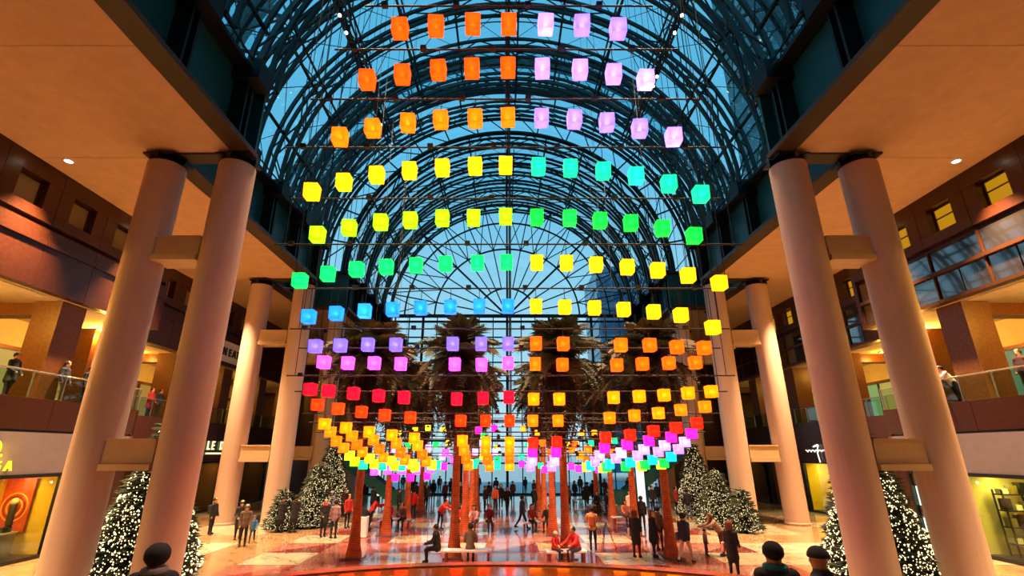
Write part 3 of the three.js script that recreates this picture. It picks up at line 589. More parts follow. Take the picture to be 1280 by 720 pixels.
[22.3, 28, 33.6, 39].forEach((d, j) => [-6.5, -2.4, 2.2, 6.5].forEach((l, i) => {
  const inner = Math.abs(l) < 4;
  const o = thing('palm_tree', `${inner ? 'inner' : 'outer'} palm on the ${l < 0 ? 'left' : 'right'} of the aisle, ${['first', 'second', 'third', 'fourth'][j]} row from the stair`, 'palm tree', [CX + l, 0, -d], rr(0, 6));
  mesh(o, 'trunk', trunkG, barkMat, [0, 0.06, 0]);
  mesh(o, 'stone_base', boxG(0.85, 0.06, 0.85), baseMat, [0, 0.03, 0], [0, -o.rotation.y, 0]);
  for (let k = 0; k < 46; k++) {
    const t = k / 46, kind = t < 0.28 ? 0 : t < 0.55 ? 1 : t < 0.8 ? 2 : 3, yaw = k * 2.399 + rr(-0.2, 0.2);
    const m = mesh(o, 'frond', fronds[kind], frondMats[kind === 3 ? 3 : Math.floor(rnd() * 4)], [0, 8.35 - t * 0.75, 0]); m.rotation.order = 'YXZ'; m.rotation.set([-0.95, -0.5, -0.1, 0.35][kind] + rr(-0.15, 0.15), yaw, rr(-0.3, 0.3)); m.scale.setScalar(rr(0.9, 1.15));
  }
  for (let k = 0; k < 22; k++) { const m = mesh(o, 'dry_frond', dead, frondMats[k % 3 ? 3 : 1], [0, 7.6 - (k % 3) * 0.4, 0]); m.rotation.order = 'YXZ'; m.rotation.set(0.7 + rr(-0.15, 0.25), k * 0.9 + rr(-0.2, 0.2), 0); }
}));

// ------------------------------------------------------------------ fir trees with fairy lights
const firMats = [S('#1d2a18', { roughness: 0.8 }), S('#2a3420', { roughness: 0.8 }), S('#38402a', { roughness: 0.8 })];
const fairy = glow('#ffe2a8', 2.5), fairyPale = glow('#ffe0a4', 1.25);
function fir(pos, h, r, label, seedv, dense) {
  let sd = seedv * 7919 + 13; const rn = () => { sd = (sd * 16807) % 2147483647; return sd / 2147483647; };
  const o = thing('christmas_tree', label, 'christmas tree', [pos.x, 0, pos.z]);
  mesh(o, 'trunk', new THREE.CylinderGeometry(0.06, 0.12, h * 0.9, 8), S('#3a2818'), [0, h * 0.45, 0]);
  mesh(o, 'foliage_core', new THREE.ConeGeometry(r * 0.72, h * 0.93, 14), firMats[1], [0, h * 0.5, 0]);
  const sprig = new THREE.ConeGeometry(0.075, 0.42, 4); sprig.translate(0, 0.21, 0);
  const n = Math.round(h * r * (dense ? 330 : 280)), im = new THREE.InstancedMesh(sprig, firMats[1], n), q = new THREE.Matrix4(), e = new THREE.Quaternion(), sc = V(1, 1, 1);
  const lights = Math.round(h * r * (dense ? 330 : 420)), lb = new THREE.InstancedMesh(new THREE.OctahedronGeometry(dense ? 0.024 : 0.022, 0), dense ? fairy : fairyPale, lights);
  const place = (t) => { const y = 0.12 + (h - 0.2) * t, a = rn() * 6.283, layer = 0.86 + 0.14 * Math.abs(Math.sin(t * h * 5.5)), rad = r * (1 - t) * layer + 0.03; return [y, a, rad]; };
  for (let k = 0; k < n; k++) {
    const [y, a, rad] = place(1 - Math.sqrt(1 - rn() * 0.995)), rad2 = rad * (0.72 + 0.2 * rn());
    e.setFromUnitVectors(yAxis, V(Math.cos(a), -0.25 + 0.5 * rn(), Math.sin(a)).normalize()); const s = 0.6 + 0.6 * rn();
    im.setMatrixAt(k, q.compose(V(Math.cos(a) * rad2, y, Math.sin(a) * rad2), e, sc.set(s, s, s)));
  }
  for (let k = 0; k < lights; k++) { const [y, a, rad] = place(1 - Math.sqrt(1 - rn() * 0.995)), s = 0.6 + 0.9 * rn(); e.identity(); lb.setMatrixAt(k, q.compose(V(Math.cos(a) * (rad * 1.02 + 0.07), y, Math.sin(a) * (rad * 1.02 + 0.07)), e, sc.set(s, s, s))); }
  im.name = 'foliage'; im.userData.kind = 'stuff'; lb.name = 'fairy_lights'; lb.userData.kind = 'stuff'; o.add(im, lb);
  const l = new THREE.PointLight('#ffdca0', 1.2, 0, 2); l.position.set(0, h + 0.12, 0); l.castShadow = true; l.shadow.radius = 2; o.add(l);
  return o;
}
fir(P(-12.9, 0, 19.0), 5.6, 1.8, 'large fir tree full of fairy lights between the nearest left columns', 1, true);
fir(P(12.75, 0, 19.0), 5.6, 1.8, 'large fir tree full of fairy lights between the nearest right columns', 2, true);
const firAt = (x, yb, h, r, label, s) => { const p = onFloor(x, yb); return fir(p, h, r, label, s, false); };
firAt(350, 663, 2.35, 0.78, 'smallest lit fir tree in the left group beside the column', 3);
firAt(390, 658, 3.7, 1.25, 'middle-sized lit fir tree in the left group', 4);
firAt(410, 643, 5.3, 1.45, 'tallest lit fir tree in the left group', 5);
firAt(933, 665, 2.35, 0.78, 'smallest lit fir tree in the right group beside the column', 6);
firAt(902, 660, 3.4, 1.2, 'middle-sized lit fir tree in the right group', 7);
firAt(874, 643, 5.0, 1.5, 'tallest lit fir tree in the right group', 8);

// ------------------------------------------------------------------ people
const REG = { skin: 0, coat: 1, legs: 2, shoe: 3 };
function buildPose(p) {
  // joints for a 1.72 m figure facing +z; angles in radians, forward positive
  const hipY = p.hipY ?? 0.93, lean = p.lean ?? 0, sh = V(0, 0.5 * Math.cos(lean), 0.5 * Math.sin(lean)), hip = V(0, hipY, 0), neck = hip.clone().add(sh);
  const dir = (a, side = 0) => V(Math.sin(side), -Math.cos(a) * Math.cos(side), Math.sin(a) * Math.cos(side));
  const bones = [];
  const add = (a, b, ra, rb, reg) => bones.push([a, b, ra, rb, reg]);
  const up = sh.clone().normalize();
  add(hip.clone().addScaledVector(up, -0.02), hip.clone().addScaledVector(up, 0.22), 0.165, 0.15, REG.coat);
  add(hip.clone().addScaledVector(up, 0.22), neck.clone().addScaledVector(up, -0.06), 0.155, 0.145, REG.coat);
  add(neck.clone().addScaledVector(up, -0.05).add(V(-0.15, 0, 0)), neck.clone().addScaledVector(up, -0.05).add(V(0.15, 0, 0)), 0.075, 0.075, REG.coat);
  if (p.longCoat) add(hip, hip.clone().add(V(0, -0.28, 0)), 0.17, 0.2, REG.coat);
  const hd = neck.clone().addScaledVector(up, 0.08).add(V(0, 0, p.headFwd ?? 0.02));
  add(neck, hd, 0.062, 0.06, REG.skin);
  add(hd.clone().add(V(0, 0.06, 0.01)), hd.clone().add(V(0, 0.15, 0)), 0.085, 0.1, REG.skin);
  add(hd.clone().add(V(0, 0.07, 0.1)), hd.clone().add(V(0, 0.095, 0.1)), 0.02, 0.012, REG.skin);
  for (const s of [-1, 1]) {
    const L = s < 0 ? p.legL : p.legR, A = s < 0 ? p.armL : p.armR;
    const h0 = hip.clone().add(V(s * 0.09, -0.03, 0)), k = h0.clone().addScaledVector(dir(L[0], s * (L[2] ?? 0.03)), 0.43), an = k.clone().addScaledVector(dir(L[0] - L[1]), 0.42);
    add(h0, k, 0.09, 0.062, REG.legs); add(k, an, 0.06, 0.042, REG.legs); add(an.clone().add(V(0, -0.02, -0.03)), an.clone().add(V(0, -0.04, 0.15)), 0.045, 0.038, REG.shoe);
    const s0 = neck.clone().addScaledVector(up, -0.06).add(V(s * 0.185, 0, 0)), el = s0.clone().addScaledVector(dir(A[0], s * (A[2] ?? 0.15)), 0.28), wr = el.clone().addScaledVector(dir(A[0] + A[1], -s * (A[3] ?? 0.05)), 0.25), hn = el.clone().addScaledVector(dir(A[0] + A[1], -s * (A[3] ?? 0.05)), 0.33);
    add(s0, el, 0.07, 0.06, REG.coat); add(el, wr, 0.06, 0.05, REG.coat); add(wr, hn, 0.036, 0.03, REG.skin); add(wr, wr.clone().add(V(-s * 0.03, -0.03, 0.05)), 0.02, 0.016, REG.skin);
  }
  return { bones, head: hd.clone().add(V(0, 0.11, 0)), neck, hip, up };
}
const capsule = (p, a, b, ra, rb) => { const bx = b.x - a.x, by = b.y - a.y, bz = b.z - a.z, px = p[0] - a.x, py = p[1] - a.y, pz = p[2] - a.z; let t = (px * bx + py * by + pz * bz) / (bx * bx + by * by + bz * bz + 1e-9); t = t < 0 ? 0 : t > 1 ? 1 : t; return Math.hypot(px - bx * t, py - by * t, pz - bz * t) - (ra + (rb - ra) * t); };
function poseMesh(params) {
  const P0 = buildPose(params), n = 72, half = 0.98, cy = 0.9;
  const mc = new MarchingCubes(n, new THREE.MeshStandardMaterial(), false, false, 60000); mc.isolation = 0;
  // each bone only touches the cells near it
  const f = new Float32Array(n * n * n).fill(9), cell = 2 * half / n, toI = (v, c) => (v - c + half) / cell;
  for (const [a, b, ra, rb] of P0.bones) {
    const m = Math.max(ra, rb) + 0.14, lo = [Math.min(a.x, b.x) - m, Math.min(a.y, b.y) - m, Math.min(a.z, b.z) - m], hi = [Math.max(a.x, b.x) + m, Math.max(a.y, b.y) + m, Math.max(a.z, b.z) + m];
    const i0 = [0, 1, 2].map((q) => Math.max(1, Math.floor(toI(lo[q], q === 1 ? cy : 0)))), i1 = [0, 1, 2].map((q) => Math.min(n - 2, Math.ceil(toI(hi[q], q === 1 ? cy : 0))));
    for (let z = i0[2]; z <= i1[2]; z++) for (let y = i0[1]; y <= i1[1]; y++) for (let x = i0[0]; x <= i1[0]; x++) {
      const d = capsule([x * cell - half, y * cell - half + cy, z * cell - half], a, b, ra, rb), k = x + y * n + z * n * n, e = f[k];
      const hh = Math.max(0, 0.045 - Math.abs(d - e)) / 0.045; f[k] = Math.min(d, e) - hh * hh * 0.011;
    }
  }
  for (let k = 0; k < f.length; k++) mc.field[k] = -f[k];
  mc.update();
  const c = mc.count, src = mc.positionArray.slice(0, c * 3), pos = new Float32Array(c * 3);
  for (let i = 0; i < c; i++) { pos[i * 3] = src[i * 3] * half; pos[i * 3 + 1] = src[i * 3 + 1] * half + cy; pos[i * 3 + 2] = src[i * 3 + 2] * half; }
  let g = new THREE.BufferGeometry(); g.setAttribute('position', new THREE.BufferAttribute(pos, 3)); g = mergeVertices(g, 1e-4); g.computeVertexNormals();
  const q = g.attributes.position, reg = new Uint8Array(q.count); let minY = 9;
  for (let i = 0; i < q.count; i++) {
    const p = [q.getX(i), q.getY(i), q.getZ(i)]; minY = Math.min(minY, p[1]); let best = 9, r = 1;
    for (const [a, b, ra, rb, k] of P0.bones) { const d = capsule(p, a, b, ra, rb); if (d < best) { best = d; r = k; } }
    reg[i] = r;
  }
  // make sure faces point outwards
  const ia = g.index.array; let vol = 0; const A = V(), B = V(), C = V();
  for (let i = 0; i < ia.length; i += 3) { A.fromBufferAttribute(q, ia[i]); B.fromBufferAttribute(q, ia[i + 1]); C.fromBufferAttribute(q, ia[i + 2]); vol += A.dot(B.clone().cross(C)); }
  if (vol < 0) { for (let i = 0; i < ia.length; i += 3) { const t = ia[i]; ia[i] = ia[i + 1]; ia[i + 1] = t; } g.computeVertexNormals(); }
  return { g, reg, minY, ...P0 };
}
const POSES = {
  stand: { legL: [0.02, 0.02], legR: [-0.04, 0.02], armL: [0.05, 0.25], armR: [0.1, 0.35] },
  walk: { legL: [0.38, 0.1], legR: [-0.32, 0.35], armL: [-0.3, 0.3], armR: [0.35, 0.35] },
  photo: { legL: [0.03, 0.02], legR: [-0.05, 0.03], armL: [0.75, 1.5, 0.25, 0.3], armR: [0.75, 1.5, 0.25, 0.3] },
  coat: { longCoat: true, legL: [0.05, 0.05], legR: [-0.06, 0.05], armL: [0.1, 0.9, 0.1, 0.3], armR: [0.15, 0.5] },
  sit: { hipY: 0.5, lean: 0.12, legL: [1.45, 1.45], legR: [1.4, 1.5], armL: [0.5, 0.8], armR: [0.45, 0.9] },
  slump: { hipY: 0.5, lean: 0.4, legL: [1.35, 1.5, 0.1], legR: [1.45, 1.25, 0.12], armL: [0.8, 0.5], armR: [0.75, 0.6] },
  bend: { hipY: 0.9, lean: 0.75, legL: [-0.1, 0.05], legR: [0.1, 0.25], armL: [1.1, 0.3], armR: [1.15, 0.2] },
  lean: { hipY: 0.9, lean: 0.55, legL: [-0.15, 0.05], legR: [-0.2, 0.05], armL: [0.9, 1.0, 0.1, 0.3], armR: [0.9, 1.0, 0.1, 0.3] },
};
const PM = {}; for (const k in POSES) PM[k] = poseMesh(POSES[k]);
const bodyMat = S('#ffffff', { vertexColors: true, roughness: 0.85 });
const hairG = new THREE.SphereGeometry(0.12, 14, 10, 0, Math.PI * 2, 0, Math.PI * 0.62), longHairG = (() => { const g = new THREE.SphereGeometry(0.13, 14, 12), p = g.attributes.position; for (let i = 0; i < p.count; i++) { if (p.getY(i) < -0.02) { p.setY(i, p.getY(i) * 2.6); p.setZ(i, p.getZ(i) * 0.8 - 0.03); } else if (p.getZ(i) > 0.05 && p.getY(i) < 0.05) p.setZ(i, 0.04); } g.computeVertexNormals(); return g; })();
const hatG = new THREE.SphereGeometry(0.124, 14, 10, 0, Math.PI * 2, 0, Math.PI * 0.52), hoodG = new THREE.SphereGeometry(0.13, 14, 12, 0, Math.PI * 2, 0, Math.PI * 0.75);
const bagG = new RoundedBoxGeometry(0.3, 0.42, 0.17, 2, 0.06), toteG = new RoundedBoxGeometry(0.26, 0.3, 0.1, 2, 0.03), scarfG = new THREE.TorusGeometry(0.1, 0.045, 8, 16);
const tints = {}; const tint = (c) => tints[c] ??= S(c, { roughness: 0.9 });
const lin = (c) => new THREE.Color(c);
// person(place, turn, pose, label, colours, extras)
function person(pos, turn, pose, label, coat, legs, x = {}) {
  const pm = PM[pose], o = thing('person', label, 'person', [pos.x, pos.y, pos.z], turn, x.group);
  const g = new THREE.BufferGeometry(); g.setIndex(pm.g.index); g.setAttribute('position', pm.g.attributes.position); g.setAttribute('normal', pm.g.attributes.normal);
  const cs = [lin(x.skin ?? '#c08a68'), lin(coat), lin(legs), lin(x.shoe ?? '#141210')], col = new Float32Array(pm.reg.length * 3);
  for (let i = 0; i < pm.reg.length; i++) cs[pm.reg[i]].toArray(col, i * 3);
  g.setAttribute('color', new THREE.BufferAttribute(col, 3));
  const b = mesh(o, 'body', g, bodyMat, [0, -pm.minY, 0]);
  const at = (v) => v.clone().add(V(0, -pm.minY, 0)), hp = at(pm.head);
  if (x.hat) mesh(o, 'hat', hatG, tint(x.hat), hp.clone().add(V(0, 0.025, -0.005)));
  else if (x.hood) mesh(o, 'hood', hoodG, tint(x.hood), hp.clone().add(V(0, 0.01, -0.02)), [-0.5, 0, 0]);
  else mesh(o, 'hair', x.longHair ? longHairG : hairG, tint(x.hair ?? '#1a120c'), hp.clone().add(V(0, 0.022, -0.018)), x.longHair ? undefined : [-0.55, 0, 0]);
  if (x.scarf) mesh(o, 'scarf', scarfG, tint(x.scarf), at(pm.neck).add(V(0, 0.03, 0.01)), [Math.PI / 2, 0, 0]);
  if (x.pack) mesh(o, 'backpack', bagG, tint(x.pack), at(pm.neck).addScaledVector(pm.up, -0.25).add(V(0, 0, -0.2)));
  if (x.bag) mesh(o, 'shoulder_bag', toteG, tint(x.bag), at(pm.hip).add(V(0.27, -0.02, 0)), [0, Math.PI / 2, 0]);
  o.scale.setScalar(x.scale ?? 1); if (x.wide) o.scale.set(o.scale.x * x.wide, o.scale.y, o.scale.z * x.wide);
  return o;
}
const U = Math.PI;
const K = '#141318', N = '#1c2233';
// [pixel x, feet y, facing, pose, label, coat, trousers, extras]; 0 faces the camera
const crowd = [
  [262, 668, 1.4, 'stand', 'person in black with a backpack by the outer left column', K, '#16171c', { pack: '#0f0f12' }],
  [302, 683, 0.4, 'stand', 'person in taupe jacket walking with child in blue', '#5b4636', '#16151a', { hood: '#4c3a2c' }],
  [296, 674, 0.6, 'coat', 'person in hooded black coat behind the taupe jacket', '#100f12', '#121216', { hood: '#0d0d10' }],
  [314, 678, 0.3, 'walk', 'child in blue jacket beside the taupe jacket', '#2c5f86', '#20242e', { scale: 0.68, hat: '#244a66' }],
  [349, 666, 2.8, 'coat', 'person in black coat in front of the smallest left fir tree', '#0f0e11', '#0f0e11', { hat: '#0c0c0e' }],
  [365, 666, 3.0, 'coat', 'taller person in long black coat next to the left fir trees', '#121114', '#121114', { scale: 1.06 }],
  [403, 671, 0.5, 'coat', 'person in black coat with red scarf left of the outer palm', '#131116', '#131116', { scarf: '#b01a1c', hair: '#5a3020' }],
  [416, 673, 3.1, 'stand', 'person in mauve sweater and black trousers left of the palms', '#8a6a70', '#16151a', {}],
  [411, 652, 0.2, 'stand', 'person in grey hat and pale violet coat by the tallest left fir', '#7d7390', '#3a3440', { hat: '#a8a0b8' }],
  [428, 646, 1.2, 'stand', 'person in dark maroon coat behind the first left palm', '#35161a', '#17161a', {}],
  [433, 660, 0.8, 'stand', 'person in red coat close to the first left palm trunk', '#a81c18', '#1c1a20', {}],
  [465, 640, 2.6, 'coat', 'person in charcoal coat near the lit white panel on the left', '#1b1a20', '#1b1a20', {}],
  [463, 661, 2.2, 'lean', 'person in red jacket pushing a black stroller', '#c0261e', '#201c22', { longHair: true }],
  [497, 646, 1.5, 'stand', 'person in black standing by the second left palm', '#15141a', '#191820', {}],
  [516, 648, 2.9, 'stand', 'person in bright red jacket and black trousers in the left aisle', '#c21c1a', '#131216', {}],
  [532, 637, 0.4, 'stand', 'person in dark grey with stroller in the left aisle', '#26242c', '#1a1a20', { bag: '#15151a' }],
  [541, 627, 0.2, 'stand', 'person in black coat far up the left aisle', '#16161a', '#16161a', { longHair: true }],
  [550, 662, 1.0, 'bend', 'person in red top stooping beside the inner left palm', '#c2241c', '#1d2230', {}],
  [586, 645, 2.0, 'stand', 'person in dark brown standing at the wishing table', '#2a1a1c', '#1a161c', {}],
  [619, 638, 0.1, 'stand', 'person in orange coat walking down the middle aisle', '#d2582a', '#4a2420', { scale: 0.95 }],
  [634, 641, 0.2, 'walk', 'person in black coat striding down the middle aisle', '#17161b', '#191820', { longHair: true }],
  [606, 640, 1.2, 'stand', 'person in dark plum coat left of the orange coat', '#2c1c2a', '#1c1a22', {}],
  [653, 661, 1.9, 'walk', 'person in navy jacket crossing the middle aisle', '#27304a', '#1a1e2c', {}],
  [668, 642, 2.4, 'stand', 'person in dark jacket left of the right palms', '#1c1a24', '#1a1a22', {}],
  [668, 627, 0.6, 'coat', 'person in long black coat by the glass end wall', '#131318', '#131318', {}],
  [742, 688, 2.9, 'photo', 'photographer in tan and orange jacket beside tripod', '#c98a58', '#15141a', { pack: '#b4542c' }],
  [797, 697, 2.5, 'coat', 'woman in black coat carrying a white tote bag', '#15131a', '#131216', { bag: '#d8c0b0', longHair: true, hair: '#5a2c1a' }],
  [819, 697, 0.9, 'coat', 'woman with auburn hair, black coat and red bag', '#17151b', '#141318', { bag: '#b01c22', longHair: true, hair: '#7a3c20' }],
  [826, 688, 2.2, 'stand', 'person in brown coat behind the auburn woman', '#5a3c30', '#1c1a20', {}],
  [804, 664, 2.7, 'stand', 'person in black jacket beside the third right palm', '#17161c', '#1a1a22', {}],
  [789, 652, 0.3, 'stand', 'person in pale pink coat near the right palms', '#d8a8a0', '#3a3038', { longHair: true }],
  [817, 642, 0.4, 'stand', 'man in black near the blue lit screen', '#16161a', '#181820', { scale: 1.05 }],
  [859, 704, 2.3, 'walk', 'man in navy top with grey bag by the outer right palm', '#20222f', '#b8a690', { bag: '#4a4650', scale: 1.03 }],
  [862, 648, 2.6, 'stand', 'man in black jacket and jeans holding a bag', '#18171c', '#4c5a70', { bag: '#1a1a1e' }],
  [884, 695, 1.5, 'stand', 'small child in grey facing the bending woman', '#6a5a50', '#2c2830', { scale: 0.58 }],
  [904, 695, -1.5, 'bend', 'woman with brown hair and maroon trousers bending to a child', '#8a6a58', '#5c1c26', { longHair: true, hair: '#5c3a24' }],
  [847, 643, 0.8, 'stand', 'person with red top behind the outer right palm', '#a02024', '#1c1a20', {}],
  [823, 634, 0.2, 'stand', 'person in dark green coat under the right lanterns', '#202a26', '#18181c', {}],
  [747, 622, 0.2, 'stand', 'person in cream coat near the end wall', '#c8b49a', '#2c2a30', {}],
];
const seated = new Set(['sit', 'slump']);
for (const [px, py, t, pose, label, coat, legs, x] of crowd) person(onFloor(px, py), t, pose, label, coat, legs, x);
const far = ['#1b1a20', '#2a2230', '#3a2420', '#202830', '#4a3a30', '#15151a', '#6a2c24', '#33303a'];
for (let k = 0; k < 26; k++) {
  const px = [503, 532, 514, 519, 527, 549, 556, 563, 575, 590, 598, 611, 620, 626, 641, 657, 679, 690, 712, 719, 726, 735, 757, 764, 742, 786][k], py = 615 + (k * 37 % 23);
  person(onFloor(px, py), rr(-0.8, 0.8) + (k % 3 === 0 ? U : 0), k % 4 === 1 ? 'walk' : k % 5 === 2 ? 'coat' : 'stand', 'small distant visitor in dark winter clothes near the glass end wall', far[k % 8], '#18181e', { group: 'distant visitors by the end wall', longHair: k % 3 === 1, scale: rr(0.93, 1.05) });
}
// seated visitors on benches round the palms
const benchTop = PH('#ece6ea', { roughness: 0.25, clearcoat: 0.5 }), benchLeg = S('#8a2a22', { roughness: 0.5 });
function bench(px, py, w, turn, label) {
  const p = onFloor(px, py), o = thing('bench', label, 'bench', [p.x, 0, p.z], turn);
  mesh(o, 'seat', new RoundedBoxGeometry(w, 0.09, 0.48, 2, 0.03), benchTop, [0, 0.42, 0]);
  for (const s of [-1, 1]) mesh(o, 'leg', boxG(0.08, 0.38, 0.42), benchLeg, [s * (w / 2 - 0.12), 0.19, 0]);
  return o;
}
const sitOn = (px, py, dx, dz, t, pose, label, coat, legs, x = {}) => { const p = onFloor(px, py); person(V(p.x + dx, x.y ?? 0, p.z + dz), t, pose, label, coat, legs, x); };
bench(584, 703, 1.9, 0, 'white topped bench beside the first inner left palm');
sitOn(584, 703, -1.2, 0.05, -1.7, 'sit', 'man in black seated sideways at the end of the white bench', '#15131a', '#17161c', { hair: '#1c1410' });
sitOn(584, 703, 0.1, -0.06, U, 'sit', 'person in olive grey jacket seated with back turned on white bench', '#6c5a48', '#3c3430', { hair: '#241a14' });
bench(594, 664, 2.2, 0.05, 'red legged wishing table bench between the inner left palms');
sitOn(594, 664, -0.78, 0.05, 0.4, 'sit', 'person in red sweater seated between the inner left palms', '#c0221c', '#2c1c22', { longHair: true });
sitOn(594, 664, 0.0, 0.06, -0.3, 'slump', 'person in pink coat seated leaning forward between the palms', '#c89aa0', '#3a2a34', { longHair: true });
sitOn(594, 664, 0.75, 0.02, 0.2, 'sit', 'person in maroon coat seated at the bench end', '#6a1a20', '#231c22', {});
bench(676, 664, 2.0, 0, 'red legged bench between the inner right palms');
sitOn(676, 664, -0.5, 0.03, 0.3, 'sit', 'person in dusty red coat seated between the inner right palms', '#8a3430', '#1c1a20', { longHair: true });
sitOn(676, 664, 0.4, 0.03, -0.4, 'sit', 'person in black seated beside dusty red coat', '#1a181e', '#1a181e', {});
bench(708, 704, 1.6, 0.1, 'low white bench at the foot of the inner right palm');
sitOn(708, 704, -0.45, 0.04, 0.8, 'sit', 'child in red coat and white hat seated by the palm', '#c41c1c', '#2a262c', { scale: 0.75, y: 0.11, hat: '#e8dcd0' });
sitOn(708, 704, 0.45, 0.02, -0.9, 'slump', 'woman in red coat seated by the inner right palm', '#c01e1e', '#33303a', { hair: '#16100c' });
bench(493, 660, 1.8, 0.1, 'dark bench beside the second outer left palm');
sitOn(493, 660, -0.35, 0.05, 0.4, 'sit', 'person in bright red coat seated by the outer left palm', '#bf2420', '#2a1e24', { longHair: true });
sitOn(493, 660, 0.5, 0.05, -0.2, 'slump', 'person in grey plum coat seated by the outer left palm', '#7a4c50', '#2c2228', {});
bench(730, 631, 2.0, 0.1, 'far bench right of the middle aisle');
sitOn(730, 631, 0, 0.04, 0.3, 'sit', 'person in black seated alone on the far right bench', '#17151a', '#17151a', {});
bench(753, 639, 2.2, 0.1, 'bench under the small magenta lanterns');
sitOn(753, 639, -0.4, 0.04, 0.2, 'sit', 'person in dark coat seated left on the busy bench', '#221c22', '#1a181e', { longHair: true });
sitOn(753, 639, 0.4, 0.04, -0.2, 'sit', 'person in black puffer seated right on the busy bench', '#15141a', '#15141a', { hat: '#1c1c22' });
bench(782, 656, 1.6, 0.1, 'bench beside the pale pink coat');
sitOn(782, 656, 0, 0.04, 0.2, 'sit', 'person in salmon pink coat seated under the right lanterns', '#d07a66', '#4a343a', { longHair: true });

// people on the stair and the near floor
person(onFloor(920, 724), 2.2, 'coat', 'woman with long brown hair and black jacket beside the curved parapet', '#121116', '#1b1a20', { longHair: true, hair: '#6a3a22', bag: '#e8a888', scale: 1.02 });
const onStep = (px, py, d) => { const p = atDepth(px, py, d); return p; };
function stairPerson(px, py, d, t, label, coat, x) { const p = onStep(px, py, d), r = Math.hypot(p.x, p.z + 1.06), step = Math.max(0, 2.08 - Math.floor((r - 4.4) / 0.5 + 1) * 0.16); const h = p.y - step; person(V(p.x, step, p.z), t, 'coat', label, coat, '#15151a', { ...x, scale: h / 1.74, wide: 1.06 }); }
stairPerson(965, 681, 7.2, U - 0.2, 'person in black jacket with teal scarf seen from behind', '#131217', { scarf: '#1c6470', hair: '#14100e' });
stairPerson(1023, 688, 6.3, U + 0.5, 'person in padded black jacket and dark cap seen from behind', '#17161b', { hat: '#1c1a1f', pack: '#0e0e11' });
stairPerson(199, 683, 6.8, U + 0.3, 'person in black hooded jacket with grey collar on the left stair', '#16141c', { hood: '#17151d', scarf: '#8c8088' });

// people in the galleries
const gal = (s, d, set, t, pose, label, coat, legs, x) => person(P(s * ((d < HALL.wallStep ? HALL.A : HALL.B) + set), 6.16, d), t, pose, label, coat, legs, x);
gal(-1, 21.6, 0.45, 1.7, 'stand', 'man in navy jacket and khaki trousers at the left gallery rail', N, '#a08a58', {});
gal(-1, 23.0, 0.5, 1.4, 'stand', 'person in black at the left gallery rail beside the pier', '#15151a', '#2a2a30', {});
gal(-1, 23.7, 0.5, 1.6, 'lean', 'person in dark grey leaning on the left gallery rail', '#24242c', '#2a2a30', {});
gal(-1, 31.2, 0.6, 1.5, 'coat', 'person in red coat in the left gallery between the columns', '#a01c28', '#1c1a20', {});
gal(-1, 32.0, 0.6, 1.5, 'stand', 'person in dark blue next to the red coat in the gallery', '#1c2840', '#1c1a20', {});
gal(-1, 33.0, 0.5, 1.5, 'stand', 'person in brown coat at the left gallery rail', '#5a4030', '#2a2424', {});
gal(-1, 19.6, 0.8, 1.6, 'coat', 'person in black by the left gallery shop', '#17161a', '#17161a', {});
gal(1, 22.1, 0.5, -1.9, 'lean', 'man in white shirt leaning on the right gallery rail', '#d8b8a8', '#15151c', {});
gal(1, 18.9, 0.5, -1.4, 'stand', 'person in dark red at the right gallery rail', '#3a1a1a', '#1a1a1e', {});
gal(1, 32.6, 0.5, -1.5, 'stand', 'person in black at the right gallery rail between the columns', '#17161b', '#17161b', {});

// ------------------------------------------------------------------ small furniture and signs
{
  const p = onFloor(455, 664), o = thing('stroller', 'black baby stroller beside the red jacket', 'stroller', [p.x, 0, p.z], 0.5);
  for (const [x, z] of [[-0.24, 0.3], [0.24, 0.3], [-0.24, -0.3], [0.24, -0.3]]) mesh(o, 'wheel', new THREE.TorusGeometry(0.11, 0.03, 8, 16), M.black, [x, 0.14, z], [0, Math.PI / 2, 0]);
  mesh(o, 'seat', new RoundedBoxGeometry(0.45, 0.4, 0.6, 2, 0.1), M.black, [0, 0.55, 0]);
  mesh(o, 'canopy', new THREE.SphereGeometry(0.3, 14, 8, 0, Math.PI * 2, 0, Math.PI / 2), tint('#17161a'), [0, 0.75, -0.1]);
  for (const s of [-1, 1]) { bar(o, 'frame_tube', V(s * 0.22, 0.15, 0.3), V(s * 0.22, 1.02, -0.5), 0.03, M.chrome, rod); bar(o, 'frame_tube', V(s * 0.22, 0.15, -0.3), V(s * 0.22, 0.6, 0.2), 0.03, M.chrome, rod); }
  bar(o, 'handle', V(-0.22, 1.02, -0.5), V(0.22, 1.02, -0.5), 0.035, M.black, rod);
}
{
  const p = onFloor(759, 688), o = thing('tripod', 'thin brown camera tripod beside the photographer', 'tripod', [p.x, 0, p.z]);
  for (let k = 0; k < 3; k++) bar(o, 'leg', V(0, 1.15, 0), V(Math.cos(k * 2.1 + 0.3) * 0.42, 0, Math.sin(k * 2.1 + 0.3) * 0.42), 0.03, M.bronze, rod);
  bar(o, 'centre_post', V(0, 0.9, 0), V(0, 1.4, 0), 0.03, M.black, rod); mesh(o, 'camera', boxG(0.16, 0.12, 0.12), M.black, [0, 1.46, 0]); mesh(o, 'lens', new THREE.CylinderGeometry(0.04, 0.04, 0.1, 12), M.black, [0, 1.46, -0.1], [Math.PI / 2, 0, 0]);
}
for (const [px, py, label] of [[445, 672, 'white wishing station plinth beside the first left palm']]) {
  const p = onFloor(px, py), o = thing('wishing_station', label, 'plinth', [p.x + 0.35, 0, p.z]);
  mesh(o, 'plinth', new RoundedBoxGeometry(0.38, 0.98, 0.38, 2, 0.03), benchTop, [0, 0.49, 0]); mesh(o, 'base', boxG(0.46, 0.05, 0.46), M.chrome, [0, 0.025, 0]); mesh(o, 'touch_panel', boxG(0.3, 0.03, 0.3), M.black, [0, 0.995, 0]);
}
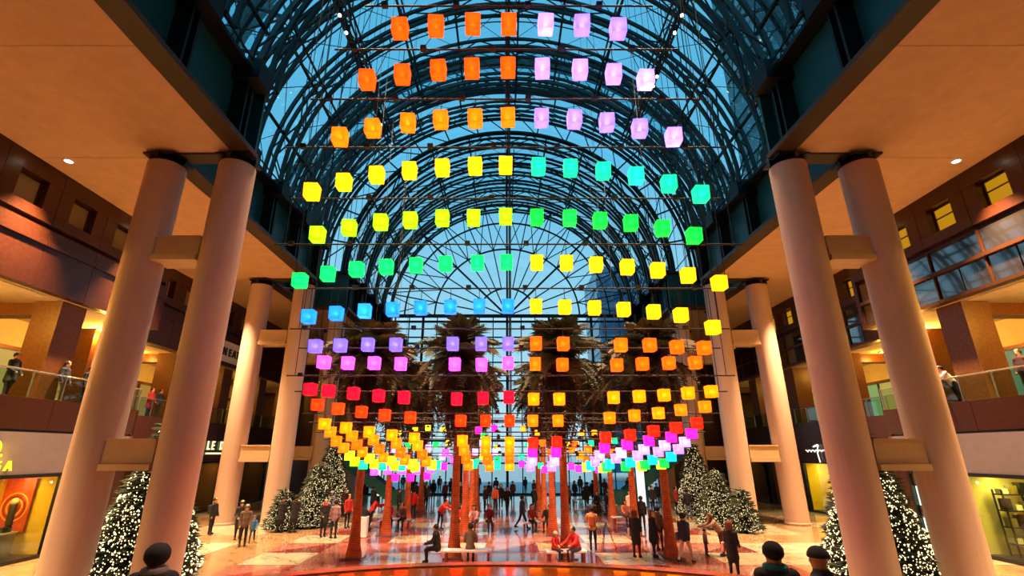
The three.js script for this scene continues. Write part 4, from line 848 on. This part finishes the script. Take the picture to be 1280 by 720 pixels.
// escalators and lit panels near the end wall
for (const s of [-1, 1]) {
  const o = thing('escalator', `glass sided escalator on the ${s < 0 ? 'left' : 'right'} near the end wall`, 'escalator', [CX + s * 11.2, 0, -44]);
  const teal = PH('#2c7f7a', { roughness: 0.1, clearcoat: 1 });
  for (const e of [-0.55, 0.55]) {
    const sh = new THREE.Shape([[-2.6, 0], [-1.6, 0], [3.6, 3.6], [3.6, 4.7], [-1.6, 1.1], [-2.6, 1.1]].map((q) => new THREE.Vector2(...q)));
    mesh(o, 'side_panel', new THREE.ExtrudeGeometry(sh, { depth: 0.05, bevelEnabled: false }), teal, [0, 0, e], [0, s > 0 ? 0 : Math.PI, 0]);
    bar(o, 'handrail', V(s * -1.6, 1.15, e), V(s * 3.6, 4.75, e), 0.09, M.black, rod);
  }
  for (let k = 0; k < 18; k++) mesh(o, 'step', boxG(0.3, 0.19, 1.05), M.chrome, [s * (-1.55 + k * 0.285), 0.12 + k * 0.195, 0]);
}
function litPanel(name, px, py, d, w, h, mat, label) {
  const p = onFloor(px, py), o = thing(name, label, 'display panel', [p.x, 0, p.z]);
  mesh(o, 'frame', boxG(w + 0.12, h + 0.12, 0.2), M.black, [0, h / 2 + 0.06, -0.02]); mesh(o, 'screen', boxG(w, h, 0.04), mat, [0, h / 2 + 0.06, 0.11]);
  return o;
}
litPanel('display_screen', 803, 634, 0, 0.62, 3.4, glow('#f4f8f0', 1.1), 'tall white lit panel behind the third right palm');
litPanel('display_screen', 818, 628, 0, 0.9, 2.6, glow('#8fc4dc', 0.7), 'pale blue lit screen next to the tall white panel');
litPanel('display_screen', 470, 628, 0, 0.5, 2.9, glow('#eef2ea', 0.9), 'narrow white lit panel behind the left palms');

// signs
const signGlow = glow('#ffe21c', 1.6), signPale = glow('#f2eeb0', 1.4), signWhite = glow('#fff6ec', 1.4);
{ // glowing yellow watch shop sign on the left fascia
  const o = thing('shop_sign', 'glowing yellow letters over the yellow lit watch shop window', 'sign', [CX - HALL.A + 0.02, 3.42, -19.05], Math.PI / 2);
  let x = -1.15; for (const ch of 'OMEGA') { const g = textG(ch, 0.36, 0.05), m = mesh(o, 'sign_letter', g, signGlow, [x, 0, 0]); x += ch === 'M' ? 0.5 : 0.46; }
  mesh(o, 'sign_emblem', new THREE.TorusGeometry(0.26, 0.06, 8, 28, Math.PI * 1.6), signGlow, [-0.1, 0.82, 0.03], [0, 0, -Math.PI * 0.3]);
  for (const s of [-1, 1]) mesh(o, 'sign_emblem', boxG(0.3, 0.09, 0.06), signGlow, [-0.1 + s * 0.27, 0.56, 0.03]);
  const l = new THREE.PointLight('#ffd820', 3, 0, 2); l.position.set(0, 0.4, 0.3); o.add(l);
}
{ // white food hall band
  const d = 38.2, o = thing('food_hall_sign', 'white sign band with dark letters above the left gallery', 'sign', [CX - HALL.B + 0.06, 10.75, -d], Math.PI / 2);
  mesh(o, 'sign_board', boxG(9, 1.55, 0.08), M.white, [-1.0, 0.75, 0]);
  'HUDSON EATS'.split('').forEach((ch, k) => { if (ch !== ' ') mesh(o, 'sign_letter', textG(ch, 0.6, 0.05), M.black, [[33.55, 34.2, 34.8, 35.45, 36.05, 36.75, 0, 37.5, 38.1, 38.65, 39.2][k] + 0.3 - d, 0.42, 0.05]); });
}
{ const o = thing('small_lit_sign', 'small lit sign over the left food hall shop front', 'sign', [CX - HALL.B + 0.06, 4.0, -38.5], Math.PI / 2); let x = -1.2; for (const ch of 'LE DI') { if (ch !== ' ') mesh(o, 'sign_letter', textG(ch, 0.62, 0.05), signPale, [x, 0.25, 0]); x += 0.58; } mesh(o, 'underline', boxG(2.6, 0.12, 0.05), signPale, [-0.1, 0.0, 0.02]); }
{ // script-like white sign: one continuous swash of strokes
  const o = thing('script_sign', 'white flowing script sign over the bright yellow shop front', 'sign', [CX + HALL.B - 0.08, 4.15, -35.4], -Math.PI / 2);
  const stroke = (pts, r) => mesh(o, 'sign_stroke', new THREE.TubeGeometry(new THREE.CatmullRomCurve3(pts.map(([x, y]) => V(x, y, 0.04))), 60, r, 6), signWhite);
  const wav = []; for (let k = 0; k <= 44; k++) wav.push([-2.3 + k * 0.105 + 0.07 * Math.sin(k * 1.6), 0.09 * Math.cos(k * 1.6)]);
  stroke(wav, 0.035); stroke([[-1.0, 0.35], [-1.35, 0.3], [-0.75, 0.42], [-0.95, 0.0], [-0.85, -0.75]], 0.045); stroke([[0.1, 0.75], [0.22, 0.3], [0.28, 0.0], [0.22, -0.3]], 0.045); stroke([[1.2, 0.06], [2.0, 0.1]], 0.035);
}
{ // poster and counter in the watch shop
  const o = thing('shop_poster', 'red and orange ringed poster with a dark figure in the watch shop', 'poster', [CX - HALL.A - 1.55, 2.0, -22.28], 0);
  mesh(o, 'poster_board', boxG(1.25, 2.1, 0.05), S('#d8481a'));
  for (let k = 0; k < 4; k++) mesh(o, 'ring_print', new THREE.TorusGeometry(0.2 + k * 0.115, 0.03, 6, 32), S(k % 2 ? '#f0a020' : '#a01c10'), [0, -0.1, 0.03]);
  mesh(o, 'figure_print', new THREE.CapsuleGeometry(0.14, 0.6, 4, 10), S('#3a2418'), [0, -0.4, 0.05]); mesh(o, 'figure_print', new THREE.SphereGeometry(0.15, 12, 10), S('#e0c8a0'), [0, 0.12, 0.06]);
  const c = thing('shop_counter', 'grey display counter in the watch shop window', 'counter', [CX - HALL.A - 1.6, 0.12, -21.6]);
  mesh(c, 'cabinet', boxG(1.4, 0.85, 0.7), M.mauve, [0, 0.425, 0]); mesh(c, 'top', boxG(1.5, 0.06, 0.8), M.cream, [0, 0.88, 0]); mesh(c, 'display_box', boxG(0.3, 0.2, 0.35), M.black, [0.5, 1.01, 0]);
}
{ // display rack at the end of the right shop window
  const o = thing('display_rack', 'dark metal display rack of goods in the pale yellow shop window', 'rack', [CX + HALL.A + 1.45, 0.12, -21.9]);
  for (const x of [-0.6, 0.6]) for (const z of [-0.2, 0.2]) mesh(o, 'post', boxG(0.05, 2.5, 0.05), M.black, [x, 1.25, z]);
  for (let k = 0; k < 4; k++) {
    mesh(o, 'shelf', boxG(1.25, 0.05, 0.45), M.black, [0, 0.45 + k * 0.62, 0]);
    for (let e = 0; e < 3; e++) mesh(o, 'goods_box', boxG(0.26, 0.2 + 0.12 * ((k + e) % 3), 0.3), goodsMat(['#e8e0c8', '#7a6a20', '#1c1c20'][(k + e) % 3]), [-0.4 + e * 0.4, 0.475 + k * 0.62 + (0.2 + 0.12 * ((k + e) % 3)) / 2, 0]);
  }
}
for (const s of [-1, 1]) for (const d of [5, 11, 17.3, 23.4, 29.4]) {
  const o = thing('soffit_downlight', `small round downlight in the cream ceiling near the ${s < 0 ? 'left' : 'right'} wall`, 'ceiling light', [CX + s * 18.3, 15.47, -d], 0, `downlights along the ${s < 0 ? 'left' : 'right'} ceiling`);
  mesh(o, 'lamp_disc', new THREE.CylinderGeometry(0.14, 0.14, 0.04, 20), glow('#fff0d8', 8)); mesh(o, 'rim', new THREE.TorusGeometry(0.16, 0.025, 6, 24), M.white, [0, 0, 0], [Math.PI / 2, 0, 0]);
  const l = new THREE.SpotLight('#ffd3a0', LIGHT.soffit, 0, 0.62, 0.8, 2); l.position.set(0, -0.12, 0); l.target.position.set(0, -10, 0); l.castShadow = true; l.shadow.radius = 6; o.add(l, l.target);
}

// ------------------------------------------------------------------ curved parapet and stair
{
  const mat = PH('#e07828', { map: texGranite, roughness: 0.1, clearcoat: 1, clearcoatRoughness: 0.05 });
  const o = thing('parapet', 'curved polished orange-brown stone parapet of the stair landing', 'parapet', [0, 0, -1.06], 0, null, 'structure');
  const ring = (r0, r1, y0, y1, m, name) => { const g = sectorG(r0, r1, 0, Math.PI, 64, y1 - y0); g.rotateX(-Math.PI / 2); const q = mesh(o, name, g, m, [0, y0, 0]); return q; };
  ring(3.1, 4.0, 1.2, 3.02, mat, 'wall'); ring(3.0, 4.2, 3.02, 3.1, mat, 'coping'); ring(4.02, 4.16, 3.1, 3.112, S('#c48a58', { map: texGranite, roughness: 0.2 }), 'coping_edge');
  const st = thing('stair', 'curved stone stair below the landing parapet', 'stairs', [0, 0, -1.06], 0, null, 'structure');
  const sm = S('#a88a6c', { map: texMarble, roughness: 0.3 });
  for (let k = 0; k < 13; k++) { const g = sectorG(k ? 3.9 + k * 0.5 - 0.02 : 0.05, 4.4 + k * 0.5, 0, Math.PI, 40, Math.max(0.05, 2.08 - k * 0.16)); g.rotateX(-Math.PI / 2); mesh(st, 'step', g, sm, [0, 0, 0]); }
}
scene.traverse((o) => { if (o.isLight && !o.isRectAreaLight) { o.castShadow = true; } if (o.isMesh) { o.castShadow = true; o.receiveShadow = true; } });
renderer.render(scene, camera);
